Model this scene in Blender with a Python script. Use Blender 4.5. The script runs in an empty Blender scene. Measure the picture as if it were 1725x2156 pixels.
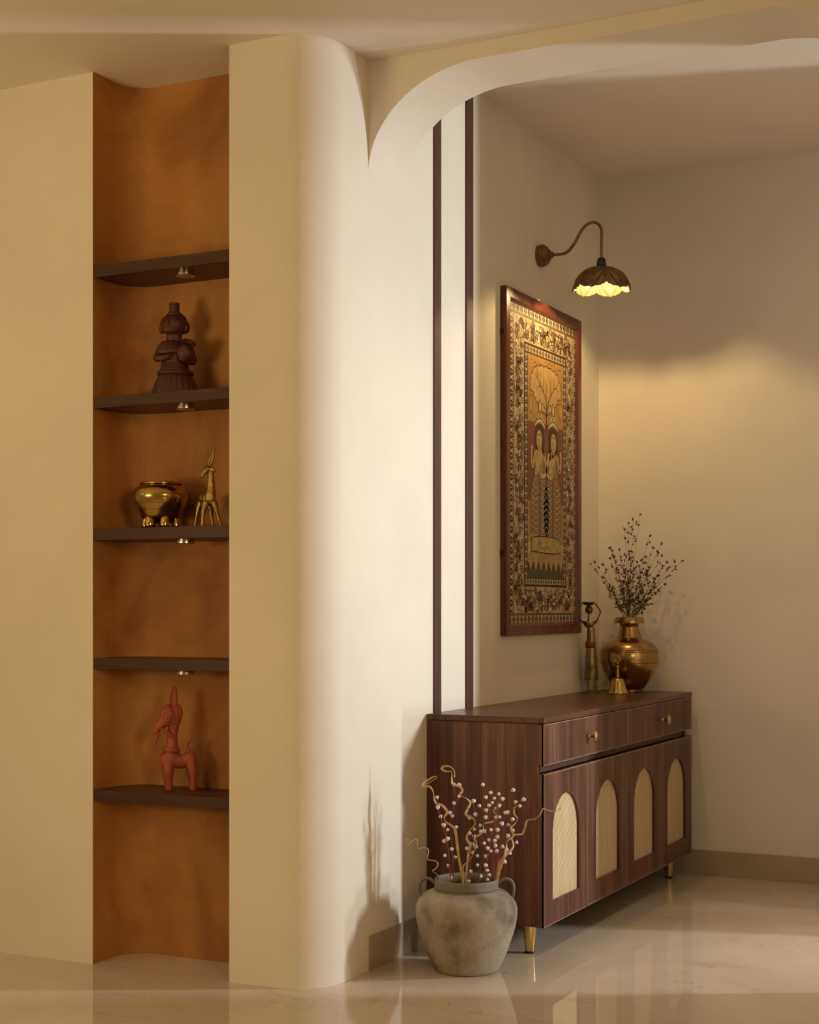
import bpy, bmesh, math, random
from mathutils import Vector, Matrix
random.seed(11)
PI = math.pi
scene = bpy.context.scene
COL = scene.collection

# ------------------------------------------------------------------ materials
def new_mat(name):
    m = bpy.data.materials.new(name); m.use_nodes = True
    nt = m.node_tree
    b = nt.nodes['Principled BSDF']
    return m, nt, b

def N(nt, t, **kw):
    n = nt.nodes.new(t)
    for k, v in kw.items():
        setattr(n, k, v)
    return n

def ramp(nt, stops):
    r = N(nt, 'ShaderNodeValToRGB')
    e = r.color_ramp.elements
    while len(e) < len(stops): e.new(0.5)
    for el, (p, c) in zip(e, stops):
        el.position = p; el.color = (*c, 1)
    return r

def coords(nt, scale, rot=(0, 0, 0)):
    tc = N(nt, 'ShaderNodeTexCoord'); mp = N(nt, 'ShaderNodeMapping')
    mp.inputs['Scale'].default_value = scale
    mp.inputs['Rotation'].default_value = rot
    nt.links.new(tc.outputs['Object'], mp.inputs['Vector'])
    return mp

def noise(nt, vec, scale, detail=4, rough=.55, dist=0):
    n = N(nt, 'ShaderNodeTexNoise')
    n.inputs['Scale'].default_value = scale; n.inputs['Detail'].default_value = detail
    n.inputs['Roughness'].default_value = rough; n.inputs['Distortion'].default_value = dist
    nt.links.new(vec.outputs[0], n.inputs['Vector'])
    return n

def bump(nt, b, src, strength, dist=.002):
    bp = N(nt, 'ShaderNodeBump')
    bp.inputs['Strength'].default_value = strength; bp.inputs['Distance'].default_value = dist
    nt.links.new(src, bp.inputs['Height'])
    nt.links.new(bp.outputs[0], b.inputs['Normal'])
    return bp

def speckle(name, c1, c2, scale=8, rough=.6, metal=0, bumps=0, bscale=80, spec=.5, lo=.35, hi=.65, bdist=.002, stretch=(1, 1, 1)):
    m, nt, b = new_mat(name)
    mp = coords(nt, stretch)
    n = noise(nt, mp, scale)
    r = ramp(nt, [(lo, c1), (hi, c2)])
    nt.links.new(n.outputs['Fac'], r.inputs['Fac'])
    nt.links.new(r.outputs['Color'], b.inputs['Base Color'])
    b.inputs['Roughness'].default_value = rough; b.inputs['Metallic'].default_value = metal
    b.inputs['Specular IOR Level'].default_value = spec
    if bumps:
        n2 = noise(nt, mp, bscale, 3)
        bump(nt, b, n2.outputs['Fac'], bumps, bdist)
    return m

def wood(name, dark, mid, light, scale, rough=.40, spec=.30):
    """walnut: noise stretched along the grain"""
    m, nt, b = new_mat(name)
    mp = coords(nt, scale)
    n1 = noise(nt, mp, 1.0, 5, .6, .6)
    n2 = noise(nt, mp, .22, 2, .5, .3)
    n3 = noise(nt, mp, 5.0, 4, .7)
    mx = N(nt, 'ShaderNodeMath', operation='MULTIPLY_ADD'); mx.inputs[1].default_value = .5
    nt.links.new(n1.outputs['Fac'], mx.inputs[0])
    m2 = N(nt, 'ShaderNodeMath', operation='MULTIPLY'); m2.inputs[1].default_value = .38
    nt.links.new(n2.outputs['Fac'], m2.inputs[0]); nt.links.new(m2.outputs[0], mx.inputs[2])
    m3 = N(nt, 'ShaderNodeMath', operation='MULTIPLY_ADD'); m3.inputs[1].default_value = .14
    nt.links.new(n3.outputs['Fac'], m3.inputs[0]); nt.links.new(mx.outputs[0], m3.inputs[2])
    r = ramp(nt, [(.34, dark), (.5, mid), (.68, light)])
    nt.links.new(m3.outputs[0], r.inputs['Fac'])
    nt.links.new(r.outputs['Color'], b.inputs['Base Color'])
    b.inputs['Roughness'].default_value = rough
    b.inputs['Specular IOR Level'].default_value = spec
    return m

def plain(name, c, rough=.5, metal=0, spec=.5, emit=None, es=0):
    m, nt, b = new_mat(name)
    mp = coords(nt, (1, 1, 1)); n = noise(nt, mp, 25)
    r = ramp(nt, [(.3, tuple(x*.88 for x in c)), (.7, tuple(min(1, x*1.08) for x in c))])
    nt.links.new(n.outputs['Fac'], r.inputs['Fac']); nt.links.new(r.outputs['Color'], b.inputs['Base Color'])
    b.inputs['Roughness'].default_value = rough; b.inputs['Metallic'].default_value = metal
    b.inputs['Specular IOR Level'].default_value = spec
    if emit:
        b.inputs['Emission Color'].default_value = (*emit, 1); b.inputs['Emission Strength'].default_value = es
    return m

def plaster(name, c, var=.06, bs=.25, rough=.75):
    m, nt, b = new_mat(name)
    mp = coords(nt, (1, 1, 1))
    n = noise(nt, mp, 2.2, 4)
    r = ramp(nt, [(.3, tuple(x*(1-var) for x in c)), (.7, tuple(min(1, x*(1+var*.6)) for x in c))])
    nt.links.new(n.outputs['Fac'], r.inputs['Fac']); nt.links.new(r.outputs['Color'], b.inputs['Base Color'])
    b.inputs['Roughness'].default_value = rough; b.inputs['Specular IOR Level'].default_value = .25
    n2 = noise(nt, mp, 85, 4, .6)
    bump(nt, b, n2.outputs['Fac'], bs, .0022)
    return m

def clay_plaster(name):
    m, nt, b = new_mat(name)
    mp = coords(nt, (1, 1, .6))
    n = noise(nt, mp, 3.2, 6, .6, .8)
    n2 = noise(nt, coords(nt, (6, 6, 40)), 1.5, 4, .6)
    ad = N(nt, 'ShaderNodeMath', operation='MULTIPLY_ADD'); ad.inputs[1].default_value = .12
    nt.links.new(n2.outputs['Fac'], ad.inputs[0]); nt.links.new(n.outputs['Fac'], ad.inputs[2])
    r = ramp(nt, [(.36, (.31, .125, .028)), (.60, (.47, .21, .05)), (.85, (.58, .30, .09))])
    nt.links.new(ad.outputs[0], r.inputs['Fac']); nt.links.new(r.outputs['Color'], b.inputs['Base Color'])
    b.inputs['Roughness'].default_value = .62; b.inputs['Specular IOR Level'].default_value = .3
    n3 = noise(nt, mp, 40, 5)
    bump(nt, b, n3.outputs['Fac'], .2, .002)
    return m

def marble(name, rough=.07, c1=(.40, .33, .25), c2=(.52, .445, .36), seams=True):
    m, nt, b = new_mat(name)
    mp = coords(nt, (1, 1, 1))
    n = noise(nt, mp, 1.6, 6, .6, .6)
    r = ramp(nt, [(.3, c1), (.7, c2)])
    nt.links.new(n.outputs['Fac'], r.inputs['Fac'])
    # thin irregular veins
    nv = noise(nt, mp, 2.1, 5, .62, 1.1)
    ab = N(nt, 'ShaderNodeMath', operation='SUBTRACT'); ab.inputs[1].default_value = .5
    nt.links.new(nv.outputs['Fac'], ab.inputs[0])
    a2 = N(nt, 'ShaderNodeMath', operation='ABSOLUTE'); nt.links.new(ab.outputs[0], a2.inputs[0])
    vr = ramp(nt, [(0, (1, 1, 1)), (.012, (0, 0, 0))])
    nt.links.new(a2.outputs[0], vr.inputs['Fac'])
    nm = noise(nt, mp, 3.0, 2); mr = ramp(nt, [(.5, (0, 0, 0)), (.68, (.45, .45, .45))])
    nt.links.new(nm.outputs['Fac'], mr.inputs['Fac'])
    mu = N(nt, 'ShaderNodeMath', operation='MULTIPLY')
    nt.links.new(vr.outputs['Color'], mu.inputs[0]); nt.links.new(mr.outputs['Color'], mu.inputs[1])
    mix = N(nt, 'ShaderNodeMix', data_type='RGBA')
    mix.inputs[7].default_value = (.2, .135, .085, 1)
    nt.links.new(mu.outputs[0], mix.inputs[0]); nt.links.new(r.outputs['Color'], mix.inputs[6])
    out = mix.outputs[2]
    if seams:
        tc = N(nt, 'ShaderNodeTexCoord'); sp = N(nt, 'ShaderNodeSeparateXYZ')
        nt.links.new(tc.outputs['Object'], sp.inputs[0])
        last = None
        for ax, off, per in (('Y', 3.770, 1.6),):
            s = N(nt, 'ShaderNodeMath', operation='SUBTRACT'); s.inputs[1].default_value = off
            nt.links.new(sp.outputs[ax], s.inputs[0])
            p = N(nt, 'ShaderNodeMath', operation='PINGPONG'); p.inputs[1].default_value = per/2
            nt.links.new(s.outputs[0], p.inputs[0])
            l = N(nt, 'ShaderNodeMath', operation='LESS_THAN'); l.inputs[1].default_value = .0011
            nt.links.new(p.outputs[0], l.inputs[0])
            if last:
                mxx = N(nt, 'ShaderNodeMath', operation='MAXIMUM')
                nt.links.new(last.outputs[0], mxx.inputs[0]); nt.links.new(l.outputs[0], mxx.inputs[1]); last = mxx
            else: last = l
        half = N(nt, 'ShaderNodeMath', operation='MULTIPLY'); half.inputs[1].default_value = .45
        nt.links.new(last.outputs[0], half.inputs[0])
        mix2 = N(nt, 'ShaderNodeMix', data_type='RGBA'); mix2.inputs[7].default_value = (.12, .085, .06, 1)
        nt.links.new(half.outputs[0], mix2.inputs[0]); nt.links.new(out, mix2.inputs[6]); out = mix2.outputs[2]
    nt.links.new(out, b.inputs['Base Color'])
    b.inputs['Roughness'].default_value = rough; b.inputs['IOR'].default_value = 1.75
    nb = noise(nt, mp, 6, 2); bump(nt, b, nb.outputs['Fac'], .006, .003)
    return m

def cane(name):
    m, nt, b = new_mat(name)
    tc = N(nt, 'ShaderNodeTexCoord'); sp = N(nt, 'ShaderNodeSeparateXYZ')
    nt.links.new(tc.outputs['Object'], sp.inputs[0])
    def wave(ax, per):
        k = N(nt, 'ShaderNodeMath', operation='MULTIPLY'); k.inputs[1].default_value = 2*PI/per
        nt.links.new(sp.outputs[ax], k.inputs[0])
        s = N(nt, 'ShaderNodeMath', operation='SINE'); nt.links.new(k.outputs[0], s.inputs[0])
        a = N(nt, 'ShaderNodeMath', operation='MULTIPLY_ADD'); a.inputs[1].default_value = .5; a.inputs[2].default_value = .5
        nt.links.new(s.outputs[0], a.inputs[0]); return a
    wz = wave('Z', .0052); wy = wave('Y', .0034)
    ad = N(nt, 'ShaderNodeMath', operation='MULTIPLY_ADD'); ad.inputs[1].default_value = .22
    nt.links.new(wy.outputs[0], ad.inputs[0]); nt.links.new(wz.outputs[0], ad.inputs[2])
    r = ramp(nt, [(.12, (.22, .13, .05)), (.40, (.66, .49, .26)), (1.0, (.80, .65, .40))])
    nt.links.new(ad.outputs[0], r.inputs['Fac'])
    n = noise(nt, coords(nt, (1, 30, 3)), 2); rr = ramp(nt, [(.35, (.86, .83, .78)), (.65, (1, 1, 1))])
    nt.links.new(n.outputs['Fac'], rr.inputs['Fac'])
    mx = N(nt, 'ShaderNodeMix', data_type='RGBA', blend_type='MULTIPLY'); mx.inputs[0].default_value = 1
    nt.links.new(r.outputs['Color'], mx.inputs[6]); nt.links.new(rr.outputs['Color'], mx.inputs[7])
    nt.links.new(mx.outputs[2], b.inputs['Base Color'])
    b.inputs['Roughness'].default_value = .55
    bump(nt, b, ad.outputs[0], .5, .001)
    return m

def brass(name, c1, c2, rough, scale=14, bumps=0, bscale=60, stretch=(1, 1, 1)):
    m, nt, b = new_mat(name)
    mp = coords(nt, stretch); n = noise(nt, mp, scale, 5)
    r = ramp(nt, [(.3, c1), (.7, c2)])
    nt.links.new(n.outputs['Fac'], r.inputs['Fac']); nt.links.new(r.outputs['Color'], b.inputs['Base Color'])
    rr = ramp(nt, [(.3, (rough*1.35,)*3), (.7, (rough*.8,)*3)])
    nt.links.new(n.outputs['Fac'], rr.inputs['Fac']); nt.links.new(rr.outputs['Color'], b.inputs['Roughness'])
    b.inputs['Metallic'].default_value = 1
    if bumps:
        n2 = noise(nt, mp, bscale, 3); bump(nt, b, n2.outputs['Fac'], bumps, .002)
    return m

M = {}
M['wall'] = plaster('cream plaster', (.80, .735, .61))
M['ceil'] = plaster('ceiling paint', (.82, .75, .64), .03, .03)
M['niche'] = clay_plaster('ochre clay plaster')
M['floor'] = marble('polished beige marble', .02, (.53, .44, .335), (.66, .57, .455))
M['skirt'] = marble('beige marble skirting', .18, (.38, .295, .20), (.48, .385, .275), False)
WD, WM, WL = (.032, .0125, .0078), (.106, .043, .0275), (.235, .106, .070)
M['wood_v'] = wood('walnut veneer upright grain', WD, WM, WL, (34, 34, 1.6))
M['wood_y'] = wood('walnut veneer long grain', WD, WM, (.16, .08, .05), (40, 1.6, 40), .3)
M['wood_x'] = wood('dark walnut shelf', (.030, .013, .008), (.064, .029, .0175), (.10, .05, .031), (1.6, 40, 40), .4)
M['strip'] = wood('dark walnut strip', (.040, .016, .011), (.075, .03, .02), (.11, .045, .03), (60, 60, 1.4), .5)
M['edge'] = plain('pale edge highlight', (.30, .20, .155), .45)  # pale tone paints the specular highlight along door and drawer edges
M['gapdark'] = wood('walnut rail', (.035, .015, .009), (.075, .034, .021), (.12, .06, .038), (40, 1.6, 40), .5)
M['cane'] = cane('woven cane webbing')
M['gold'] = brass('polished brass', (.62, .43, .16), (.72, .52, .22), .16)
M['brass'] = brass('worn yellow brass', (.50, .33, .09), (.66, .46, .15), .17, 10)
M['lota'] = brass('old bronze brass', (.36, .215, .075), (.54, .345, .13), .22, 9, .05, 14)
M['deer'] = brass('textured cast brass', (.30, .20, .06), (.60, .43, .15), .33, 60, .9, 260)
M['antique'] = brass('antique brass', (.17, .105, .045), (.29, .19, .085), .36, 40, .15, 120)
M['groove'] = plain('dark groove', (.05, .028, .012), .6)
M['iron'] = brass('aged dark metal', (.10, .075, .045), (.20, .15, .085), .45, 70, .3, 120)
M['ladybody'] = brass('hammered olive brass', (.085, .068, .035), (.36, .28, .12), .36, 26, .5, 60, (1, 1, .5))
M['sash'] = speckle('red painted band', (.14, .018, .010), (.20, .03, .016), 60, .5)
M['black'] = plain('black bakelite', (.010, .009, .008), .35)
M['spot'] = brass('satin nickel', (.52, .44, .32), (.60, .50, .38), .25)
M['lens'] = plain('spot lens', (.22, .16, .11), .3)
M['clay'] = speckle('dark brown clay', (.058, .016, .008), (.092, .026, .013), 18, .5, 0, .25, 180)
M['redclay'] = speckle('red terracotta', (.30, .062, .022), (.38, .083, .032), 14, .58, 0, .15, 200)
M['shadein'] = plain('dull gilt lining', (.060, .045, .020), .5, 0, .2)
M['bulb'] = plain('lamp bulb', (1, .85, .55), .4, emit=(1, .78, .42), es=9)
M['frame'] = wood('red mahogany', (.048, .011, .006), (.105, .024, .012), (.18, .046, .02), (26, 26, 2.2), .27, .5)
M['bud'] = speckle('white dried bud', (.70, .62, .55), (.84, .79, .73), 120, .7)
M['budcap'] = plain('pinkish calyx', (.42, .22, .17), .7)
M['berrystem'] = speckle('maroon twig', (.15, .030, .024), (.22, .05, .036), 60, .6)
M['curl'] = speckle('golden dried curl', (.50, .33, .13), (.70, .51, .25), 40, .42, 0, 0, 80, .6, stretch=(1, 1, 1))
M['sprigstem'] = speckle('dried green brown stem', (.075, .060, .022), (.12, .088, .034), 50, .7)
M['sprigleaf'] = speckle('dried brown floret', (.055, .034, .018), (.115, .066, .036), 90, .75)

def stoneware(name):
    m, nt, b = new_mat(name)
    mp = coords(nt, (1, 1, 1))
    n = noise(nt, mp, 7.5, 3, .5); n2 = noise(nt, mp, 130, 3, .7)
    r = ramp(nt, [(.36, (.16, .132, .098)), (.48, (.31, .26, .185)), (.60, (.39, .34, .26)), (.72, (.34, .315, .27))])
    nt.links.new(n.outputs['Fac'], r.inputs['Fac'])
    r2 = ramp(nt, [(.35, (.86, .85, .83)), (.6, (1.04, 1.04, 1.04))])
    nt.links.new(n2.outputs['Fac'], r2.inputs['Fac'])
    mx = N(nt, 'ShaderNodeMix', data_type='RGBA', blend_type='MULTIPLY'); mx.inputs[0].default_value = 1
    nt.links.new(r.outputs['Color'], mx.inputs[6]); nt.links.new(r2.outputs['Color'], mx.inputs[7])
    nt.links.new(mx.outputs[2], b.inputs['Base Color'])
    b.inputs['Roughness'].default_value = .72; b.inputs['Specular IOR Level'].default_value = .3
    bump(nt, b, n2.outputs['Fac'], .25, .0012)
    return m
M['pot'] = stoneware('grey brown stoneware')
M['potrim'] = speckle('taupe stoneware collar', (.15, .125, .095), (.20, .17, .13), 20, .7, 0, .2, 130)

# ------------------------------------------------------------------ mesh helpers
class MB:
    def __init__(self): self.v = []; self.f = []; self.m = []; self.s = []
    def add(self, vs, fs, mat=0, smooth=True):
        o = len(self.v); self.v += [tuple(x) for x in vs]
        for f in fs:
            self.f.append([i+o for i in f]); self.m.append(mat); self.s.append(smooth)
    def box(self, x0, x1, y0, y1, z0, z1, mat=0):
        v = [(x, y, z) for x in (x0, x1) for y in (y0, y1) for z in (z0, z1)]
        self.add(v, [(0, 1, 3, 2), (4, 6, 7, 5), (0, 4, 5, 1), (2, 3, 7, 6), (0, 2, 6, 4), (1, 5, 7, 3)], mat, False)
    def lathe(self, prof, c=(0, 0, 0), seg=48, mat=0, fn=None, axis=None, sx=1, sy=1, closed=False):
        """prof: list of (r,z) around the local z axis"""
        R = Matrix.Identity(3) if axis is None else Vector((0, 0, 1)).rotation_difference(Vector(axis).normalized()).to_matrix()
        vs = []; n = len(prof)
        for (r, z) in prof:
            for k in range(seg):
                a = 2*PI*k/seg
                rr = r if fn is None else fn(r, z, a)
                vs.append(R @ Vector((rr*math.cos(a)*sx, rr*math.sin(a)*sy, z)) + Vector(c))
        fs = []
        rng = range(n) if closed else range(n-1)
        for i in rng:
            j = (i+1) % n
            for k in range(seg):
                k2 = (k+1) % seg
                fs.append((i*seg+k, i*seg+k2, j*seg+k2, j*seg+k))
        if not closed:
            if prof[0][0] > 1e-6: fs.append(tuple(reversed(range(seg))))
            if prof[-1][0] > 1e-6: fs.append(tuple((n-1)*seg+k for k in range(seg)))
        self.add(vs, fs, mat)
    def ell(self, c, r, seg=24, rings=14, mat=0, rot=None):
        vs = []; R = rot or Matrix.Identity(3)
        for i in range(rings+1):
            t = PI*i/rings
            for k in range(seg):
                a = 2*PI*k/seg
                p = Vector((r[0]*math.sin(t)*math.cos(a), r[1]*math.sin(t)*math.sin(a), r[2]*math.cos(t)))
                vs.append(R @ p + Vector(c))
        fs = []
        for i in range(rings):
            for k in range(seg):
                k2 = (k+1) % seg
                fs.append((i*seg+k, (i+1)*seg+k, (i+1)*seg+k2, i*seg+k2))
        self.add(vs, fs, mat)
    def tube(self, pts, rad, seg=10, mat=0, flat=1, caps=True):
        pts = [Vector(p) for p in pts]; n = len(pts)
        if not hasattr(rad, '__len__'): rad = [rad]*n
        T = [(pts[min(i+1, n-1)]-pts[max(i-1, 0)]).normalized() for i in range(n)]
        up = Vector((0, 0, 1)) if abs(T[0].z) < .9 else Vector((0, 1, 0))
        u = (up - T[0]*up.dot(T[0])).normalized()
        vs = []
        for i in range(n):
            u = (u - T[i]*u.dot(T[i]))
            u = u.normalized() if u.length > 1e-8 else T[i].orthogonal().normalized()
            w = T[i].cross(u)
            for k in range(seg):
                a = 2*PI*k/seg
                vs.append(pts[i] + u*(math.cos(a)*rad[i]) + w*(math.sin(a)*rad[i]*flat))
        fs = []
        for i in range(n-1):
            for k in range(seg):
                k2 = (k+1) % seg
                fs.append((i*seg+k, i*seg+k2, (i+1)*seg+k2, (i+1)*seg+k))
        if caps:
            fs.append(tuple(reversed(range(seg)))); fs.append(tuple((n-1)*seg+k for k in range(seg)))
        self.add(vs, fs, mat)
    def torus(self, c, R, r, axis=(0, 0, 1), seg=32, sub=8, mat=0, sx=1, sy=1):
        prof = [(R + r*math.cos(2*PI*k/sub), r*math.sin(2*PI*k/sub)) for k in range(sub)]
        self.lathe(prof, c, seg, mat, None, axis, sx, sy, closed=True)
    def prism(self, poly, a0, a1, plane='xy', mat=0, smooth=False):
        """closed polygon extruded between a0 and a1 along the missing axis"""
        def P(p, a):
            if plane == 'xy': return (p[0], p[1], a)
            if plane == 'xz': return (p[0], a, p[1])
            return (a, p[0], p[1])
        n = len(poly)
        vs = [P(p, a0) for p in poly] + [P(p, a1) for p in poly]
        fs = [(i, (i+1) % n, n+(i+1) % n, n+i) for i in range(n)]
        self.add(vs, fs, mat, smooth)
        self.add(vs, [tuple(reversed(range(n))), tuple(range(n, 2*n))], mat, False)
    def build(self, name, mats, parent=None, bevel=0, remesh=0, smooth_it=0, fixn=True, angle=None, weld=True):
        me = bpy.data.meshes.new(name); me.from_pydata(self.v, [], self.f)
        if not isinstance(mats, (list, tuple)): mats = [mats]
        for m in mats: me.materials.append(m)
        me.polygons.foreach_set('material_index', self.m); me.polygons.foreach_set('use_smooth', self.s)
        bm = bmesh.new(); bm.from_mesh(me)
        if weld: bmesh.ops.remove_doubles(bm, verts=bm.verts, dist=1e-6)
        if fixn: bmesh.ops.recalc_face_normals(bm, faces=bm.faces)
        bm.to_mesh(me); bm.free(); me.update()
        o = bpy.data.objects.new(name, me); COL.objects.link(o)
        if parent: o.parent = parent
        if remesh:
            md = o.modifiers.new('remesh', 'REMESH'); md.mode = 'VOXEL'; md.voxel_size = remesh; md.use_smooth_shade = True
            if smooth_it:
                s = o.modifiers.new('smooth', 'SMOOTH'); s.iterations = smooth_it; s.factor = .5
        if bevel:
            b = o.modifiers.new('bevel', 'BEVEL'); b.width = bevel; b.segments = 2; b.limit_method = 'ANGLE'
            b.harden_normals = False
        if angle is not None and not remesh:
            try: me.set_sharp_from_angle(angle=angle)
            except Exception: pass
        return o

def spline(pts, n=8):
    """Catmull-Rom through points"""
    pts = [Vector(p) for p in pts]; out = []
    for i in range(len(pts)-1):
        p0 = pts[max(i-1, 0)]; p1 = pts[i]; p2 = pts[i+1]; p3 = pts[min(i+2, len(pts)-1)]
        for k in range(n):
            t = k/n
            out.append(.5*((2*p1)+(p2-p0)*t+(2*p0-5*p1+4*p2-p3)*t*t+(3*p1-p0-3*p2+p3)*t**3))
    out.append(pts[-1]); return out

def lerp_list(vals, n):
    m = len(vals)-1; out = []
    for i in range(n):
        t = i/(n-1)*m; k = min(int(t), m-1); out.append(vals[k]+(vals[k+1]-vals[k])*(t-k))
    return out

def stube(mb, pts, rads, n=6, seg=12, mat=0, flat=1):
    p = spline(pts, n); mb.tube(p, lerp_list(rads, len(p)), seg, mat, flat)

def tag(o, label, cat, group=None):
    o['label'] = label; o['category'] = cat
    if group: o['group'] = group
    return o

def thing(name, label, cat, loc=(0, 0, 0), rotz=0, group=None):
    o = bpy.data.objects.new(name, None); COL.objects.link(o)
    o.location = loc; o.rotation_euler = (0, 0, rotz); o.empty_display_size = .05
    return tag(o, label, cat, group)

def struct(o, label=None):
    o['kind'] = 'structure'
    if label: o['label'] = label
    return o

def face_cam(x, y):
    """turn about z so that the thing's front looks towards the room at the origin"""
    return math.atan2(-x, y)

# ------------------------------------------------------------------ the room
YP, XS, YB = 3.762, -2.168, 6.14          # plane of niche wall, plane of side wall, back wall
HC, HA = 2.748, 2.91                      # ceiling heights: front room, alcove
NX0, NX1, NY = -2.969, -2.470, 3.963      # niche jambs and back
def arc(cx, cy, rx, ry, a0, a1, n):
    return [(cx+rx*math.cos(a0+(a1-a0)*i/n), cy+ry*math.sin(a0+(a1-a0)*i/n)) for i in range(n+1)]

niche_path = [(NX0, YP), (NX0, 3.86)] + arc(NX0+.10, 3.863, .10, .10, PI, PI/2, 12) \
    + arc(NX1-.10, 3.863, .10, .10, PI/2, 0, 12) + [(NX1, YP)]
rr = .145
corner = arc(XS-rr, YP+rr, rr, rr, -PI/2, 0, 20)

def wall_strip(path, z0, z1, mb, mat, smooth):
    n = len(path)
    vs = [(x, y, z0) for x, y in path] + [(x, y, z1) for x, y in path]
    mb.add(vs, [(i, i+1, n+i+1, n+i) for i in range(n-1)], mat, smooth)

mb = MB()
ZT = 2.95
wall_strip([(-6.2, YP), (NX0, YP)], 0, ZT, mb, 0, False)
wall_strip(niche_path, 0, ZT, mb, 1, True)
wall_strip([(NX1, YP), (XS-rr, YP)] + corner + [(XS, 6.3)], 0, ZT, mb, 0, True)
wall_strip([(XS, 6.3), (-6.2, 6.3), (-6.2, YP)], 0, ZT, mb, 0, False)
o = mb.build('wall_left', [M['wall'], M['niche']], angle=math.radians(40)); struct(o)
# the two jamb edges must stay crisp
mb = MB(); mb.box(-6.2, 4.2, -5.0, 7.6, -.08, 0); struct(mb.build('floor', M['floor']))
mb = MB(); mb.prism([(-6.2, -5.0), (4.2, -5.0), (4.2, 4.10), (-6.2, 4.10)], HC, 2.96, 'xy')
struct(mb.build('ceiling', M['ceil']))
mb = MB(); mb.box(XS-.05, 4.2, 4.20, 7.6, HA, 3.02); struct(mb.build('ceiling_back', M['ceil']))
mb = MB(); mb.box(XS-.02, -.50, YB, YB+.15, 0, HA+.02); struct(mb.build('wall_back', M['wall']))

# arch between the rooms: beam with rounded haunches and the right-hand pier
mb = MB()
x0, x1 = XS-.004, -.62
a = .37; zb = 2.70; zs = 2.41
poly = [(x0, zs-.02), (XS, zs)] + [(XS+a-a*math.cos(t), zs+(zb-zs)*math.sin(t)) for t in [PI/2*i/28 for i in range(1, 29)]]
poly += [(x1-a+a*math.sin(t), zs+(zb-zs)*math.cos(t)) for t in [PI/2*i/28 for i in range(0, 29)]]
poly += [(x1, 0), (3.9, 0), (3.9, 2.93), (x0, 2.93)]
mb.prism(poly, 4.063, 4.312, 'xz', 0, True)
struct(mb.build('wall_arch', M['wall'], angle=math.radians(30)))
# right-hand side of the alcove with its doorway, and the small daylight room behind it
mb = MB()
mb.box(-.62, -.50, 4.312, 4.56, 0, HA); mb.box(-.62, -.50, 5.32, YB, 0, HA)
struct(mb.build('wall_right', M['wall']))
mb = MB()
wx0, wx1 = 2.28, 2.42
mb.box(wx0, wx1, 4.312, 5.90, 0, HA); mb.box(wx0, wx1, 6.30, 7.5, 0, HA)
mb.box(wx0, wx1, 5.90, 6.30, 0, .25); mb.box(wx0, wx1, 5.90, 6.30, 2.50, HA)
struct(mb.build('wall_window', M['wall']))
mb = MB(); mb.box(-.50, wx1, 7.4, 7.5, 0, HA); struct(mb.build('wall_far', M['wall']))
t = struct(thing('window_1', 'narrow tall window in the side room', 'window', (wx0, 6.10, .25)))
mb = MB()
for (ya, yb, za, zb_) in ((-.2, .2, 0, .03), (-.2, .2, 2.22, 2.25), (-.2, .2, .85, 1.25), (-.2, -.17, .03, 2.22), (.17, .2, .03, 2.22)):
    mb.box(.04, .09, ya, yb, za, zb_)
mb.build('window_frame', M['strip'], t)
gm, gnt, gb = new_mat('window glass'); gb.inputs['Transmission Weight'].default_value = 1; gb.inputs['Roughness'].default_value = .02
mb = MB(); mb.box(.062, .066, -.17, .17, .03, 2.22); mb.build('pane', gm, t)

# skirting
mb = MB(); mb.box(XS, XS+.003, 4.064, YB, 0, .105); struct(mb.build('baseboard_left', M['skirt'], bevel=.001))
mb = MB(); mb.box(XS+.003, -.62, YB-.010, YB, 0, .103); struct(mb.build('baseboard_back', M['skirt'], bevel=.001))
# two walnut inlay strips running up the side wall
for i, (ya, yb) in enumerate(((4.516, 4.567), (4.771, 4.826))):
    mb = MB(); mb.box(XS-.002, XS+.006, ya, yb, .105, HA)
    struct(mb.build('trim_%d' % (i+1), M['strip'], bevel=.001))

# ------------------------------------------------------------------ niche shelves with spotlights
SH = [(2.116, 2.151, 'topmost empty walnut niche shelf, above the dark clay statue'),
      (1.712, 1.746, 'walnut niche shelf carrying the dark clay statue of a woman'),
      (1.305, 1.341, 'walnut niche shelf carrying the brass bowl and brass deer'),
      (.909, .943, 'empty walnut niche shelf just above the red terracotta horse'),
      (.503, .537, 'lowest walnut niche shelf, carrying the red terracotta horse')]
def shelf_poly():
    g = .0015
    p = [(NX0+g, YP+.003), (NX0+g, 3.862)] + arc(NX0+.10, 3.863, .10-g, .10-g, PI, PI/2, 12) \
        + arc(NX1-.10, 3.863, .10-g, .10-g, PI/2, 0, 12) + [(NX1-g, YP+.003)]
    cx = (NX0+NX1)/2
    return [(x-cx, y-YP) for x, y in p]
cxs = (NX0+NX1)/2
for i, (z0, z1, lab) in enumerate(SH):
    t = thing('niche_shelf', lab, 'shelf', (cxs, YP, z0), 0, 'walnut shelves in the niche')
    mb = MB(); mb.prism(list(reversed(shelf_poly())), 0, z1-z0, 'xy'); mb.build('shelf_board', M['wood_x'], t, bevel=.0012)
    if i < 4:
        sx, sy = -2.672-cxs, .066
        mb = MB()
        mb.lathe([(.026, .001), (.026, -.0035), (.0255, -.004), (.0285, -.005), (.0285, -.0125), (.027, -.0138), (.019, -.0138)], (sx, sy, 0), 40)
        sp = mb.build('spotlight', M['spot'], t, angle=math.radians(35)); sp['label'] = 'small round satin metal spotlight'
        mb = MB(); mb.lathe([(.0195, -.0132), (.0195, -.0142), (.0, -.0146)], (sx, sy, 0), 32)
        mb.build('lens', M['lens'], sp)

# ------------------------------------------------------------------ dark clay statue
def L(cx, cy, u):
    """drawing units around a base point -> local metres (x right, z up), y is depth"""
    return lambda x, y, d=0: Vector(((x-cx)*u, d*u, (cy-y)*u))

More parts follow.
